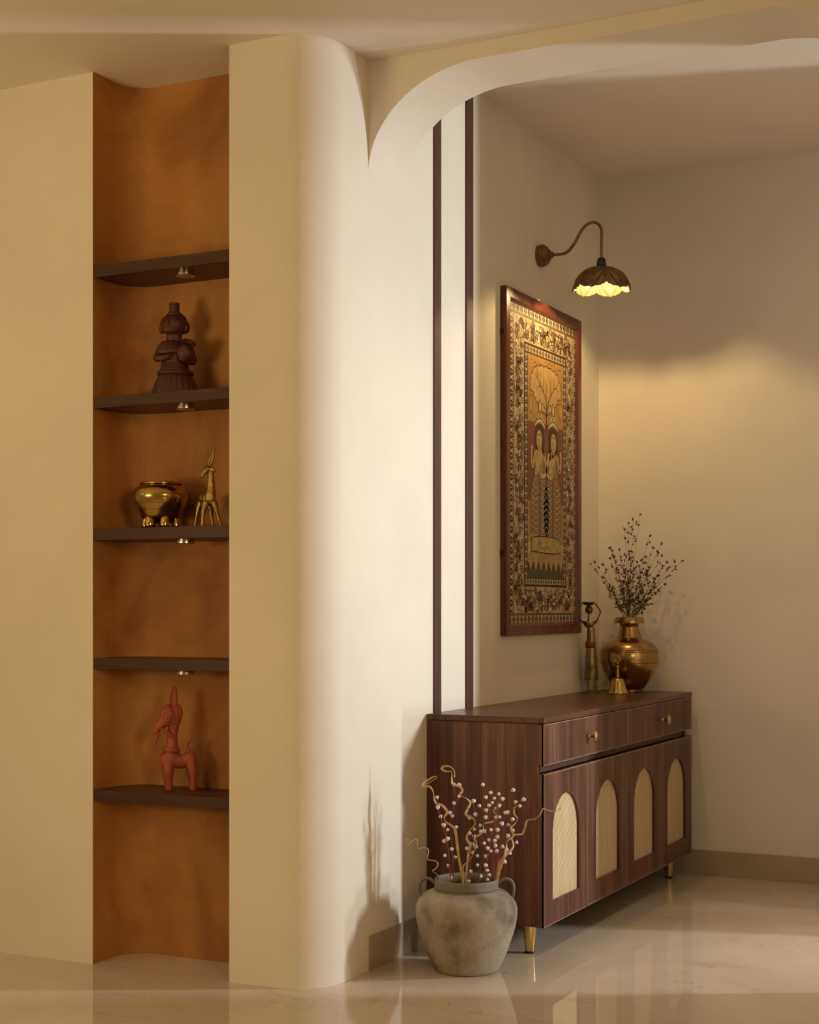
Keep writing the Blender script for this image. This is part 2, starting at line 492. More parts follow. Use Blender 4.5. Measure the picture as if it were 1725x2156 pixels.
def make_statue():
    X, Y = -2.734, 3.862; u = 2.70e-4
    t = thing('clay_statue', 'dark brown clay statue of a woman with a tall headdress hugging a water pot', 'statue', (X, Y, 1.746), face_cam(X, Y))
    p = L(1015, 1268, u)
    # body with neck, head, arms: one continuous clay surface
    mb = MB()
    prof = [(165, 1030), (160, 960), (150, 900), (150, 820), (138, 740), (112, 680), (86, 640), (84, 600), (80, 560), (80, 540)]
    mb.lathe([(r*u, (1268-y)*u) for r, y in prof], (0, 0, 0), 40, sx=1, sy=.8)
    for yy in (585, 605, 625): mb.torus(p(1010, yy), 84*u, 7*u, (0, 0, 1), 32, 6, sy=.82)
    mb.ell(p(1000, 452), (150*u, 128*u, 122*u))                    # head
    mb.ell(p(975, 520, -40), (105*u, 85*u, 55*u))                  # jaw
    mb.ell(p(1035, 445, 20), (128*u, 130*u, 138*u))                # hood of hair
    mb.ell(p(1140, 480, 0), (46*u, 55*u, 72*u)); mb.ell(p(868, 505, 0), (30*u, 40*u, 60*u))
    mb.ell(p(935, 445, -112), (18*u, 26*u, 38*u)); mb.ell(p(940, 494, -108), (38*u, 18*u, 9*u)); mb.ell(p(940, 510, -104), (30*u, 16*u, 9*u))
    for dx in (-50, 50): mb.ell(p(940+dx, 428, -100), (24*u, 16*u, 11*u))
    stube(mb, [p(900, 720, 0), p(845, 790, -40), p(815, 850, -85), p(880, 852, -125), p(955, 832, -140)], [52*u, 46*u, 42*u, 38*u, 30*u])
    for k in range(4): mb.tube([p(905, 818+k*15, -140), p(970, 812+k*14, -150)], 8*u, 8)
    stube(mb, [p(1130, 720, 10), p(1205, 800, 20), p(1220, 870, -40), p(1150, 885, -130), p(1085, 862, -185)], [50*u, 48*u, 44*u, 36*u, 26*u])
    for k in range(4): mb.tube([p(1120, 850+k*13, -190), p(1062, 838+k*14, -198)], 8*u, 8)
    b = mb.build('body', M['clay'], t, remesh=.0022, smooth_it=2)
    mb = MB()
    hp = [(92, 345), (70, 322), (60, 300), (62, 296), (57, 290), (58, 272), (62, 268), (57, 262), (57, 246), (61, 242), (56, 236), (57, 215), (60, 208), (48, 205), (0, 205)]
    mb.lathe([(r*u, (1268-y)*u) for r, y in hp], (-5*u, 0, 0), 32); mb.build('headdress', M['clay'], t)
    mb = MB()
    sp_ = [(92, 640), (118, 662), (150, 700), (172, 745), (176, 780), (168, 790), (160, 775), (140, 720), (90, 660)]
    mb.lathe([(r*u, (715-y)*u) for r, y in sp_], p(965, 715), 40, 0, None, (-.10, -.05, 1), 1, .92, closed=True); mb.build('shawl', M['clay'], t)
    mb = MB(); mb.torus(p(1020, 1010), 186*u, 24*u, (0, 0, 1), 48, 10, sy=.85)
    for k in range(44):
        a = 2*PI*k/44; mb.ell((5*u+186*u*math.cos(a), 158*u*math.sin(a), (1268-986)*u), (9*u, 9*u, 9*u), 8, 5)
        for yy, r_ in ((955, 160), (928, 156), (901, 151)): mb.ell((r_*u*math.cos(a+yy), .8*r_*u*math.sin(a+yy), (1268-yy)*u), (8*u, 8*u, 8*u), 8, 5)
    mb.build('belt', M['clay'], t)
    mb = MB()
    pr = [(0, 1268), (256, 1268), (262, 1240), (256, 1205), (238, 1150), (214, 1090), (186, 1035), (160, 1012)]
    mb.lathe([(r*u, (1268-y)*u) for r, y in pr], (5*u, 0, 0), 112, 0, lambda r, z, a: r*(1+.045*abs(math.sin(11*a))-.02), None, 1, .86); mb.build('skirt', M['clay'], t)
    mb = MB()
    ax = (.30, -.80, .85)
    pp = [(0, -100), (60, -82), (95, -45), (108, 0), (100, 45), (78, 78), (56, 95), (54, 112), (78, 140), (84, 150), (78, 153), (48, 118), (46, 96), (40, 60), (0, 40)]
    mb.lathe([(r*u, z*u) for r, z in pp], p(1132, 800, -120), 36, 0, None, ax); mb.build('water_pot', M['clay'], t)
make_statue()

# ------------------------------------------------------------------ brass footed bowl
def make_bowl():
    X, Y = -2.786, 3.862; u = 2.72e-4
    t = thing('brass_bowl', 'round polished brass bowl on stub feet, on the third niche shelf', 'bowl', (X, Y, 1.341), face_cam(X, Y))
    zb_ = 1162
    pr = [(0, 1046), (215, 1046), (222, 1035), (236, 1000), (262, 950), (300, 890), (322, 840), (330, 800), (329, 780), (318, 745), (290, 708), (255, 684), (232, 672), (222, 664),
          (210, 668), (240, 690), (300, 760), (308, 810), (285, 880), (240, 960), (205, 1020), (0, 1028)]
    mb = MB(); mb.lathe([(r*u, (zb_-y)*u) for r, y in pr], (0, 0, 0), 72)
    for y, r in ((790, 331), (770, 327), (950, 262.5), (880, 305)): mb.torus((0, 0, (zb_-y)*u), r*u, 2.2*u, (0, 0, 1), 72, 6, 1)
    mb.build('bowl_body', [M['brass'], M['groove']], t)
    mb = MB()
    mb.lathe([(r*u, (zb_-y)*u) for r, y in ((220, 668), (236, 664), (240, 652), (236, 640), (224, 637), (212, 645), (210, 660))], (0, 0, 0), 72, closed=True)
    mb.build('rim', M['brass'], t)
    for k in range(6):
        a = math.radians(-90-46+60*k); c = Vector((math.cos(a), math.sin(a), 0))*172*u
        mb = MB(); mb.lathe([(55*u, 0), (54*u, 40*u), (53*u, 150*u), (30*u, 160*u), (0, 160*u)], c, 28); mb.build('foot', M['brass'], t)
make_bowl()

# ------------------------------------------------------------------ brass deer figurine
def make_deer():
    X, Y = -2.604, 3.852; u = 2.72e-4
    t = thing('brass_deer', 'slender textured brass deer figurine with tall horns beside the brass bowl', 'figurine', (X, Y, 1.341), face_cam(X, Y))
    p = L(1405, 1134, u)
    mb = MB()
    stube(mb, [p(1330, 818, 150), p(1350, 812, 90), p(1392, 818, 30), p(1415, 822, -30), p(1420, 815, -62)], [28*u, 58*u, 60*u, 70*u, 48*u], 6, 16)
    stube(mb, [p(1425, 840, -40), p(1430, 780, -48), p(1434, 700, -40), p(1434, 600, -40), p(1428, 520, -44), p(1408, 478, -50)], [66*u, 62*u, 47*u, 38*u, 36*u, 30*u], 6, 16)
    stube(mb, [p(1432, 492, -40), p(1395, 492, -58), p(1360, 530, -78), p(1330, 575, -96), p(1322, 584, -100)], [30*u, 40*u, 32*u, 21*u, 13*u], 6, 14)
    stube(mb, [p(1378, 860, -62), p(1358, 930, -72), p(1345, 1010, -74), p(1338, 1090, -80), p(1334, 1128, -86)], [44*u, 32*u, 21*u, 16*u, 17*u])
    stube(mb, [p(1462, 855, -48), p(1490, 930, -56), p(1515, 1020, -60), p(1538, 1095, -66), p(1545, 1128, -72)], [44*u, 30*u, 20*u, 15*u, 16*u])
    stube(mb, [p(1330, 850, 120), p(1298, 915, 120), p(1278, 1000, 124), p(1258, 1090, 120), p(1252, 1126, 112)], [46*u, 30*u, 20*u, 15*u, 15*u])
    stube(mb, [p(1405, 850, 130), p(1432, 930, 132), p(1440, 1010, 138), p(1452, 1090, 132), p(1452, 1126, 126)], [46*u, 32*u, 22*u, 16*u, 16*u])
    stube(mb, [p(1318, 800, 160), p(1302, 826, 180), p(1312, 856, 184)], [14*u, 11*u, 5*u])
    mb.build('body', M['deer'], t, remesh=.0016, smooth_it=1)
    mb = MB(); stube(mb, [p(1398, 470, -52), p(1436, 425, -46), p(1452, 370, -40), p(1462, 300, -40), p(1490, 232, -44)], [21*u, 22*u, 18*u, 12*u, 3*u], 8, 10); mb.build('horn', M['deer'], t)
    mb = MB(); stube(mb, [p(1418, 468, -30), p(1412, 410, -20), p(1432, 350, -14), p(1415, 326, -20), p(1382, 340, -34)], [18*u, 14*u, 10*u, 7*u, 3*u], 8, 10); mb.build('horn', M['deer'], t)
    for d, x1_, y1_ in ((-84, 1492, 522), (-10, 1478, 492)):
        mb = MB(); stube(mb, [p(1420, 490, d), p(1448, 500, d-8), p(x1_, y1_, d-4)], [12*u, 27*u, 4*u], 6, 10, 0, .5); mb.build('ear', M['deer'], t)
make_deer()

# ------------------------------------------------------------------ red terracotta horse
def make_horse():
    X, Y = -2.722, 3.868; u = 2.70e-4
    t = thing('terracotta_horse', 'red terracotta horse figurine with long upright ears on the lowest niche shelf', 'figurine', (X, Y, .537), face_cam(X, Y)-.05)
    p = L(1055, 1652, u)
    mb = MB()
    stube(mb, [p(925, 1300), p(965, 1290), p(1040, 1315), p(1110, 1318), p(1175, 1300), p(1205, 1318)], [70*u, 104*u, 88*u, 82*u, 92*u, 58*u], 6, 20)
    stube(mb, [p(950, 1300), p(962, 1200), p(972, 1120), p(982, 1000), p(1000, 880), p(1010, 800), p(1005, 700)], [92*u, 80*u, 66*u, 58*u, 62*u, 62*u, 46*u], 6, 20)
    mb.ell(p(930, 795, -28), (88*u, 74*u, 118*u)); mb.ell(p(935, 1300), (98*u, 96*u, 135*u)); mb.ell(p(1188, 1310), (66*u, 88*u, 108*u))
    stube(mb, [p(925, 830, -30), p(860, 890, -32), p(815, 940, -34), p(778, 1000, -36)], [74*u, 62*u, 48*u, 28*u], 6, 16)
    stube(mb, [p(1000, 730, -10), p(1048, 700, 0), p(1066, 780, 0), p(1052, 880, 0)], [34*u, 26*u, 30*u, 22*u], 6, 12)
    for d, dx in ((-52, 0), (48, -22)):
        stube(mb, [p(945+dx, 1290, d*.6), p(938+dx, 1430, d), p(944+dx, 1540, d), p(947+dx, 1651, d)], [68*u, 60*u, 44*u, 34*u], 6, 16)
        stube(mb, [p(1186+dx, 1290, d*.6), p(1206+dx, 1430, d), p(1212+dx, 1540, d), p(1212+dx, 1651, d)], [66*u, 52*u, 38*u, 31*u], 6, 16)
    mb.build('body', M['redclay'], t, remesh=.0021, smooth_it=3)
    for (xa, xt, d, w) in ((1006, 1008, -8, 25), (962, 985, 30, 17)):
        mb = MB(); stube(mb, [p(xa, 690, d), p(xa, 660, d), p(xa+2, 600, d), p(xt, 520, d), p(xt, 458, d)], [w*.9*u, w*u, w*.92*u, w*.6*u, w*.18*u], 6, 14, 0, 1.5); mb.build('ear', M['redclay'], t)
    mb = MB(); stube(mb, [p(1165, 1240), p(1148, 1170), p(1152, 1115), p(1185, 1078), p(1245, 1055)], [30*u, 19*u, 20*u, 15*u, 3*u], 8, 12); mb.build('tail', M['redclay'], t)
    mb = MB(); mb.torus(p(964, 1192), 84*u, 20*u, (.10, 0, 1), 40, 10); mb.torus(p(966, 1168), 78*u, 14*u, (.1, 0, 1), 40, 8); mb.build('collar', M['redclay'], t)
    mb = MB(); stube(mb, [p(858, 945, -86), p(930, 990, -92), p(1005, 1052, -58)], [20*u, 18*u, 18*u], 8, 10); mb.build('bridle', M['redclay'], t)
    mb = MB(); stube(mb, [p(830, 985, -50), p(793, 1080, -56), p(792, 1140, -60), p(825, 1195, -66), p(885, 1216, -72)], [18*u, 17*u, 17*u, 17*u, 18*u], 8, 10); mb.build('rein', M['redclay'], t)
    mb = MB(); mb.torus(p(938, 820, -94), 58*u, 8*u, (0, 1, 0), 32, 8, sx=.95, sy=1.2); mb.torus(p(940, 828, -100), 24*u, 9*u, (0, 1, 0), 24, 8); mb.ell(p(940, 828, -100), (13*u, 8*u, 13*u), 12, 8); mb.build('eye', M['redclay'], t)
    mb = MB(); stube(mb, [p(900, 735, -20), p(912, 700, -22), p(935, 678, -20)], [34*u, 30*u, 16*u], 6, 12); mb.build('forelock', M['redclay'], t)
make_horse()

# ------------------------------------------------------------------ sideboard (walnut, cane doors)
def make_sideboard():
    t = thing('sideboard', 'long walnut sideboard with four arched cane doors against the side wall', 'sideboard', (-2.163, 4.456, 0))
    LY = 1.646
    xf = .408; xc = .384                        # door front plane, carcass front
    mb = MB()
    mb.box(0, xc, .007, .025, .092, .732); mb.box(0, xc, LY-.025, LY-.007, .092, .732)
    mb.box(0, xc, .025, LY-.025, .092, .110); mb.box(0, .012, .025, LY-.025, .110, .732); mb.box(.012, xc-.004, .025, LY-.025, .712, .732)
    mb.build('carcass', M['wood_v'], t, bevel=.0008)
    mb = MB(); mb.box(0, xf+.002, .004, LY, .7335, .7525); mb.build('worktop', M['wood_y'], t, bevel=.0012)
    mb = MB(); mb.box(.20, xc+.002, .025, LY-.060, .577, .601); mb.build('rail', M['gapdark'], t)
    # drawers
    for k, (ya, yb, yk) in enumerate(((.0, .824, .410), (.827, LY, 1.243))):
        mb = MB(); mb.box(xc+.001, xf, ya, yb, .6015, .7305)
        d = mb.build('drawer', M['wood_v'], t, bevel=.0014)
        mb = MB(); e = .0022
        for (a_, b_, c_, d_) in ((ya, yb, .7305-e, .7307), (ya, yb, .6013, .6015+e), (ya, ya+e, .6015, .7305), (yb-e, yb, .6015, .7305)):
            mb.box(xf-.006, xf+.0004, a_, b_, c_, d_)
        mb.build('edge_highlight', M['edge'], d)
        mb = MB(); mb.lathe([(.0085, 0), (.0065, .003), (.005, .006), (.005, .020), (.009, .022), (.0165, .024), (.0185, .027), (.0175, .0305), (.012, .0325), (0, .033)], (xf, yk, .665), 36, 0, None, (1, 0, 0))
        kn = mb.build('knob', M['gold'], d); kn['label'] = 'round gold metal knob'
    # doors
    edges = [0, .3995, .8155, 1.2265, LY]
    for k in range(4):
        ya, yb = edges[k]+(.0012 if k else 0), edges[k+1]-(.0012 if k < 3 else 0)
        z0, z1 = .0935, .5735
        c = (edges[k]+.4115/2 if k == 0 else (edges[k]+edges[k+1])/2); c += (-.006, .001, .002, 0)[k]
        if k == 0: c = .200
        w = .1225; zb_ = .166; zsp = .376
        hole = [(c-w, zb_), (c+w, zb_)] + [(c+w*math.cos(PI*i/36), zsp+w*math.sin(PI*i/36)) for i in range(37)]
        outer = [(ya, z0), (yb, z0), (yb, z1), (ya, z1)]
        mb = MB()
        bm = bmesh.new()
        def loop(pts, x):
            vs = [bm.verts.new((x, y, z)) for y, z in pts]; es = [bm.edges.new((vs[i], vs[(i+1) % len(vs)])) for i in range(len(vs))]; return vs, es
        for x in (xc+.001, xf):
            v1, e1 = loop(outer, x); v2, e2 = loop(hole, x)
            bmesh.ops.triangle_fill(bm, use_beauty=True, edges=e1+e2)
            if x == xf:
                for A, B in ((prev1, v1), (prev2, v2)):
                    n = len(A)
                    for i in range(n): bm.faces.new((A[i], A[(i+1) % n], B[(i+1) % n], B[i]))
            prev1, prev2 = v1, v2
        bmesh.ops.recalc_face_normals(bm, faces=bm.faces)
        me = bpy.data.meshes.new('door'); bm.to_mesh(me); bm.free(); me.materials.append(M['wood_v'])
        d = bpy.data.objects.new('door', me); COL.objects.link(d); d.parent = t
        mb = MB(); mb.prism([(y, z) for y, z in hole], xf-.020, xf-.009, 'yz'); cp = mb.build('cane_panel', M['cane'], d); cp['label'] = 'arched woven cane panel'
        mb = MB(); e = .0022
        for (a_, b_, c_, d_) in ((ya, yb, z1-e, z1+.0003), (ya, yb, z0-.0003, z0+e), (ya, ya+e, z0, z1), (yb-e, yb, z0, z1)):
            mb.box(xf-.006, xf+.0004, a_, b_, c_, d_)
        mb.build('edge_highlight', M['edge'], d)
    # legs
    for (lx, ly) in ((.341, .050), (.341, 1.550), (.075, .050), (.075, 1.550)):
        mb = MB(); mb.lathe([(.0150, .0075), (.0160, .012), (.0225, .086), (.0230, .0925)], (lx, ly, 0), 40)
        lg = mb.build('leg', M['gold'], t, angle=math.radians(40)); lg['label'] = 'tapered brass leg'
        mb = MB(); mb.lathe([(.0140, 0), (.0155, .002), (.0155, .0078), (.014, .0085)], (lx, ly, 0), 32); mb.build('foot_pad', M['black'], lg)
make_sideboard()

# ------------------------------------------------------------------ framed painting
def make_painting():
    t = thing('framed_painting', 'tall framed folk painting of two standing figures in mahogany frame above the sideboard', 'painting', (-2.166, 5.075, .995))
    W, H, D, FW = .782, 1.267, .024, .036
    def mitre(i, name):
        mb = MB()
        o_ = [(0, 0), (W, 0), (W, H), (0, H)]; n_ = [(FW, FW), (W-FW, FW), (W-FW, H-FW), (FW, H-FW)]; q_ = [(FW+.011, FW+.011), (W-FW-.011, FW+.011), (W-FW-.011, H-FW-.011), (FW+.011, H-FW-.011)]
        j = (i+1) % 4
        a, b, c, d, e, f = o_[i], o_[j], n_[j], n_[i], q_[j], q_[i]
        v = [(0, *a), (0, *b), (D, *b), (D, *a), (D, *c), (D, *d), (.012, *e), (.012, *f), (0, *e), (0, *f)]
        mb.add(v, [(0, 1, 2, 3), (3, 2, 4, 5), (5, 4, 6, 7), (7, 6, 8, 9), (0, 9, 8, 1), (0, 3, 5, 7, 9), (1, 8, 6, 4, 2)], 0, False)
        return mb.build(name, M['frame'], fr, bevel=.0012)
    fr = None
    mb = MB(); mb.box(.0005, .006, .01, W-.01, .01, H-.01); fr = mb.build('frame', M['frame'], t)
    for i in range(4): mitre(i, 'frame_side')
    for z in (.30, 1.10):
        mb = MB(); mb.box(.002, .010, -.006, .002, z-.010, z+.010); mb.build('hanging_clip', M['black'], t)
    # the picture: a thin panel with painted shapes, coordinates (y, z) inside the panel
    oy, oz = 5.075-.012, .995
    mats = [speckle('painted ochre ground', (.40, .285, .145), (.49, .36, .20), 12, .6),       # 0
            plain('dark brown line paint', (.036, .018, .009), .6),                             # 1
            plain('pale cream paint', (.68, .56, .36), .6),                                     # 2
            plain('mustard paint', (.36, .20, .05), .55),                                        # 3
            plain('russet paint', (.16, .045, .022), .55),                                       # 4
            plain('skin ochre paint', (.46, .29, .12), .55),                                     # 5
            plain('brown cloth paint', (.25, .145, .068), .6),                                   # 6
            plain('grey brown paint', (.085, .068, .04), .55),                                   # 7
            plain('tan crown paint', (.42, .27, .10), .55)]                                      # 8
    mb = MB()
    x0 = .0125
    mb.box(.006, x0, FW+.004, W-FW-.004, FW+.004, H-FW-.004, 0)
    def poly(pts, mat, lay):
        mb.add([(x0+.00012*lay, y-oy, z-oz) for y, z in pts], [tuple(range(len(pts)))], mat, False)
    def rect(ya, za, yb, zb_, mat, lay): poly([(ya, za), (yb, za), (yb, zb_), (ya, zb_)], mat, lay)
    def line(pts, w, mat, lay, taper=False, closed=False):
        P_ = [Vector((a, b)) for a, b in pts]; n = len(P_); vs = []
        for i in range(n):
            a = P_[(i-1) % n] if closed else P_[max(i-1, 0)]; b = P_[(i+1) % n] if closed else P_[min(i+1, n-1)]
            d = (b-a); d = d.normalized() if d.length > 1e-9 else Vector((1, 0)); nn = Vector((-d.y, d.x))
            ww = w*(1-.75*i/(n-1)) if taper else w
            for s in (.5, -.5): q = P_[i]+nn*ww*s; vs.append((x0+.00012*lay, q.x-oy, q.y-oz))
        fs = [(2*i, 2*i+1, 2*i+3, 2*i+2) for i in range(n-1)]
        if closed: fs.append((2*n-2, 2*n-1, 1, 0))
        mb.add(vs, fs, mat, False)
    def sp2(pts, n=6): return [(q.x, q.y) for q in spline([(a, b, 0) for a, b in pts], n)]
    def ellp(c, ra, rb, rot=0, n=18):
        return [(c[0]+ra*math.cos(t_)*math.cos(rot)-rb*math.sin(t_)*math.sin(rot), c[1]+ra*math.cos(t_)*math.sin(rot)+rb*math.sin(t_)*math.cos(rot)) for t_ in [2*PI*i/n for i in range(n)]]
    def leafp(c, ln, wd, rot, n=8):
        pts = []
        for i in range(n+1): s = i/n; pts.append((s*ln, wd*math.sin(PI*s**.75)))
        for i in range(n-1, 0, -1): s = i/n; pts.append((s*ln, -wd*math.sin(PI*s**.75)))
        return [(c[0]+a*math.cos(rot)-b*math.sin(rot), c[1]+a*math.sin(rot)+b*math.cos(rot)) for a, b in pts]
    def band(ya, za, yb, zb_, lay, horiz):
        rect(ya, za, yb, zb_, 1, lay)
        L_ = (yb-ya) if horiz else (zb_-za); Wd = (zb_-za) if horiz else (yb-ya)
        n = max(2, round(L_/(Wd*1.05))); s = L_/n
        for i in range(n):
            def T(a, b):
                return (ya+(i+a)*s, za+b*Wd) if horiz else (ya+b*Wd, za+(i+a)*s)
            g = .10
            poly([T(.06, g), T(.12, g), T(.12, 1-g), T(.06, 1-g)], 0, lay+1); poly([T(.15, g), T(.20, g), T(.20, 1-g), T(.15, 1-g)], 0, lay+1)
            # a pale hourglass cross with fine lines
            poly([T(.28, .08), T(.40, .08), T(.66, .50), T(.92, .92), T(.80, .92), T(.54, .5)], 2, lay+1)
            poly([T(.80, .08), T(.92, .08), T(.66, .50), T(.40, .92), T(.28, .92), T(.54, .5)], 2, lay+2)
            poly([T(.48, .10), T(.72, .10), T(.60, .36)], 0, lay+1); poly([T(.48, .90), T(.72, .90), T(.60, .64)], 0, lay+1)
    A0, A1, B0, B1 = 5.116, 5.822, 1.036, 2.222
    bw = .036
    band(A0, B0, A1, B0+bw, 1, True); band(A0, B1-bw, A1, B1, 1, True)
    band(A0, B0+bw, A0+bw, B1-bw, 1, False); band(A1-bw, B0+bw, A1, B1-bw, 1, False)
    line([(A0+bw, B0+bw+.003), (A1-bw, B0+bw+.003), (A1-bw, B1-bw-.003), (A0+bw, B1-bw-.003)], .006, 1, 4, closed=True)
    I0, I1, J0, J1 = 5.262, 5.690, 1.183, 2.085
    # field of winding vines with leaves and little birds between the two borders
    rnd = random.Random(5)
    def vine(y, z, ang, ln, w):
        pts = [(y, z)]; k = rnd.choice((-1, 1))*rnd.uniform(6, 14)
        n = 14
        for i in range(n):
            ang += k*ln/n; y += math.cos(ang)*ln/n; z += math.sin(ang)*ln/n; pts.append((y, z))
            if i % 6 == 5: k = -k*rnd.uniform(.7, 1.3)
        return pts
    def inside(y, z, m=.006):
        ok = A0+bw+m < y < A1-bw-m and B0+bw+m < z < B1-bw-m
        inn = I0-m < y < I1+m and J0-m < z < J1+m
        return ok and not inn
    cells = []
    z = B0+bw+.016
    while z < B1-bw-.01:
        y = A0+bw+.014
        while y < A1-bw-.01:
            yy, zz = y+rnd.uniform(-.006, .006), z+rnd.uniform(-.006, .006)
            if inside(yy, zz, .010): cells.append((yy, zz))
            y += .0235
        z += .0235
    for (y, z) in cells:
        q = rnd.random(); a = rnd.uniform(0, 2*PI)
        if q < .62:
            ln = rnd.uniform(.026, .046); lp = leafp((y, z), ln, ln*rnd.uniform(.22, .34), a)
            if all(inside(*w_) for w_ in lp):
                if q < .25: poly(lp, 8, 2)
                elif q < .36: poly(lp, 2, 2)
                line(lp, .0028, 1, 5, closed=True)
                for s in (.25, .42, .58, .74):
                    line([(y+ln*s*math.cos(a)-.008*math.sin(a), z+ln*s*math.sin(a)+.008*math.cos(a)), (y+ln*s*math.cos(a)+.008*math.sin(a), z+ln*s*math.sin(a)-.008*math.cos(a))], .0018, 1, 6)
        elif q < .72:
            e_ = ellp((y, z), .017, .010, a)
            if all(inside(*w_) for w_ in e_):
                poly(e_, 2, 3); line(e_, .0024, 1, 5, closed=True)
        v = [p_ for p_ in vine(y, z, a+1.2, rnd.uniform(.05, .10), .003) if inside(*p_)]
        if len(v) > 3: line(v, rnd.choice((.0026, .0034, .0046)), 1, 4, taper=True)
    # inner border and picture
    ib = .030
    rect(I0-.006, J0-.006, I1+.006, J1+.006, 1, 7)
    band(I0, J0, I1, J0+.026, 8, True); band(I0, J1-ib, I1, J1, 8, True)
    band(I0, J0+.026, I0+.026, J1-ib, 8, False); band(I1-.026, J0+.026, I1, J1-ib, 8, False)
    C0, C1, E0, E1 = I0+.028, I1-.028, J0+.029, J1-ib-.003
    rect(C0, E0, C1, E1, 3, 11)
    rect(C0, 1.50, C1, 1.800, 4, 12)                                # russet ground behind the figures
    cy = (C0+C1)/2
    # scalloped tree crown, trunk and branches
    crown = []
    cc = (cy, 1.945)
    m_ = 22
    for i in range(m_):
        a = 2*PI*i/m_
        for k in range(5):
            s = a+2*PI/m_*k/5
            r_ = 1+.075*math.sin(PI*k/5)
            crown.append((cc[0]+.158*r_*math.cos(s)*(1 if math.sin(s) > -.2 else .82), cc[1]+.088*r_*math.sin(s) - .012*abs(math.cos(s*2))))
    poly(crown, 8, 13); line(crown, .0035, 1, 14, closed=True)
    line(sp2([(cy+.008, 1.76), (cy+.004, 1.85), (cy-.004, 1.90), (cy-.07, 1.955), (cy-.115, 1.985)]), .008, 1, 15, True)
    line(sp2([(cy+.004, 1.84), (cy+.03, 1.90), (cy+.075, 1.94), (cy+.125, 1.975)]), .007, 1, 15, True)
    for (ya, za, yb, zb_) in ((-.05, 1.94, -.10, 1.925), (-.06, 1.948, -.065, 2.0), (-.09, 1.968, -.095, 2.005), (.05, 1.918, .045, 1.98), (.08, 1.942, .085, 1.99), (.09, 1.95, .135, 1.94),
                              (-.01, 1.86, -.055, 1.875), (.012, 1.862, .06, 1.878), (-.005, 1.835, -.04, 1.845), (.01, 1.835, .05, 1.85), (.0, 1.89, .004, 1.97), (-.03, 1.92, -.028, 1.985)):
        line(sp2([(cy+ya, za), (cy+(ya+yb)/2, (za+zb_)/2+.010), (cy+yb, zb_)]), .0042, 1, 16, True)
    for k in range(14):
        yb, zb_ = rnd.uniform(C0+.02, C1-.02), rnd.uniform(2.022, 2.045)
        line([(yb-.007, zb_+.003), (yb, zb_), (yb+.007, zb_+.003)], .002, 1, 15)
    for s in (-1, 1):                                               # hanging leaves beside the crown
        lp = leafp((cy+s*.150, 1.90), .075, .020, -PI/2+s*.15); poly(lp, 8, 13); line(lp, .003, 1, 14, closed=True)
    # two standing figures
    def figure(fy, s):
        zz = 1.0
        cloth = sp2([(fy-.055, 1.60), (fy-.088, 1.54), (fy-.092, 1.45), (fy-.080, 1.375), (fy-.03, 1.352), (fy+.03, 1.350), (fy+.082, 1.370), (fy+.092, 1.45), (fy+.086, 1.54), (fy+.055, 1.60)], 4)
        poly(cloth, 6, 14); line(cloth, .003, 1, 15, closed=True)
        for side in (-1, 1):
            for k in range(9):
                z_ = 1.575-k*.023
                line(sp2([(fy+side*.012, z_), (fy+side*.04, z_-.014), (fy+side*.078, z_+.004)], 5), .003, 1, 16)
                line(sp2([(fy+side*.014, z_-.006), (fy+side*.04, z_-.020), (fy+side*.076, z_-.003)], 5), .0016, 2, 16)
            for k in range(26):
                poly(ellp((fy+side*rnd.uniform(.012, .078), rnd.uniform(1.37, 1.57)), .0022, .0022, 0, 6), 2, 18)
        rect(fy-.006, 1.355, fy+.006, 1.59, 7, 17)
        line(sp2([(fy-.080, 1.375), (fy-.05, 1.357), (fy-.02, 1.367), (fy, 1.352), (fy+.03, 1.364), (fy+.06, 1.354), (fy+.082, 1.37)], 5), .004, 2, 18)
        torso = sp2([(fy-.052, 1.60), (fy-.046, 1.64), (fy-.058, 1.685), (fy-.02, 1.705), (fy+.02, 1.705), (fy+.058, 1.685), (fy+.046, 1.64), (fy+.052, 1.60)], 4)
        poly(torso, 5, 15); line(torso, .003, 1, 16, closed=True)
        line(sp2([(fy-.018, 1.70), (fy-.014, 1.64), (fy, 1.605), (fy+.014, 1.64), (fy+.018, 1.70)], 5), .003, 2, 19)
        line(sp2([(fy-.026, 1.70), (fy-.02, 1.66), (fy, 1.635), (fy+.02, 1.66), (fy+.026, 1.70)], 5), .002, 1, 19)
        poly(sp2([(fy-.05, 1.60), (fy-.02, 1.61), (fy+.05, 1.685), (fy+.058, 1.68), (fy+.05, 1.60)], 3), 6, 17)
        for a_ in (((fy-s*.050, 1.685), (fy-s*.072, 1.63), (fy-s*.085, 1.665), (fy-s*.080, 1.71)), ((fy+s*.050, 1.68), (fy+s*.066, 1.62), (fy+s*.03, 1.60), (fy+s*.0, 1.612))):
            line(sp2(a_, 5), .024, 1, 18); line(sp2(a_, 5), .019, 5, 19)
        hair = sp2([(fy-.045, 1.70), (fy-.050, 1.745), (fy-.036, 1.785), (fy, 1.797), (fy+.036, 1.785), (fy+.050, 1.745), (fy+.045, 1.70), (fy+s*.06, 1.66), (fy+s*.03, 1.69)], 4)
        poly(hair, 1, 16)
        face = ellp((fy-s*.006, 1.737), .030, .040); poly(face, 5, 18); line(face, .0022, 1, 19, closed=True)
        for q in (-.012, .010):
            poly(ellp((fy-s*.006+q, 1.745), .009, .005), 2, 20); poly(ellp((fy-s*.006+q, 1.745), .0035, .0035), 1, 21)
            line([(fy-s*.006+q-.009, 1.755), (fy-s*.006+q, 1.759), (fy-s*.006+q+.009, 1.755)], .0025, 1, 21)
        line([(fy-s*.007, 1.744), (fy-s*.012, 1.727), (fy-s*.005, 1.726)], .002, 1, 21); poly(ellp((fy-s*.007, 1.714), .007, .003), 4, 21)
        poly(ellp((fy, 1.668+.033), .018, .010), 5, 17)
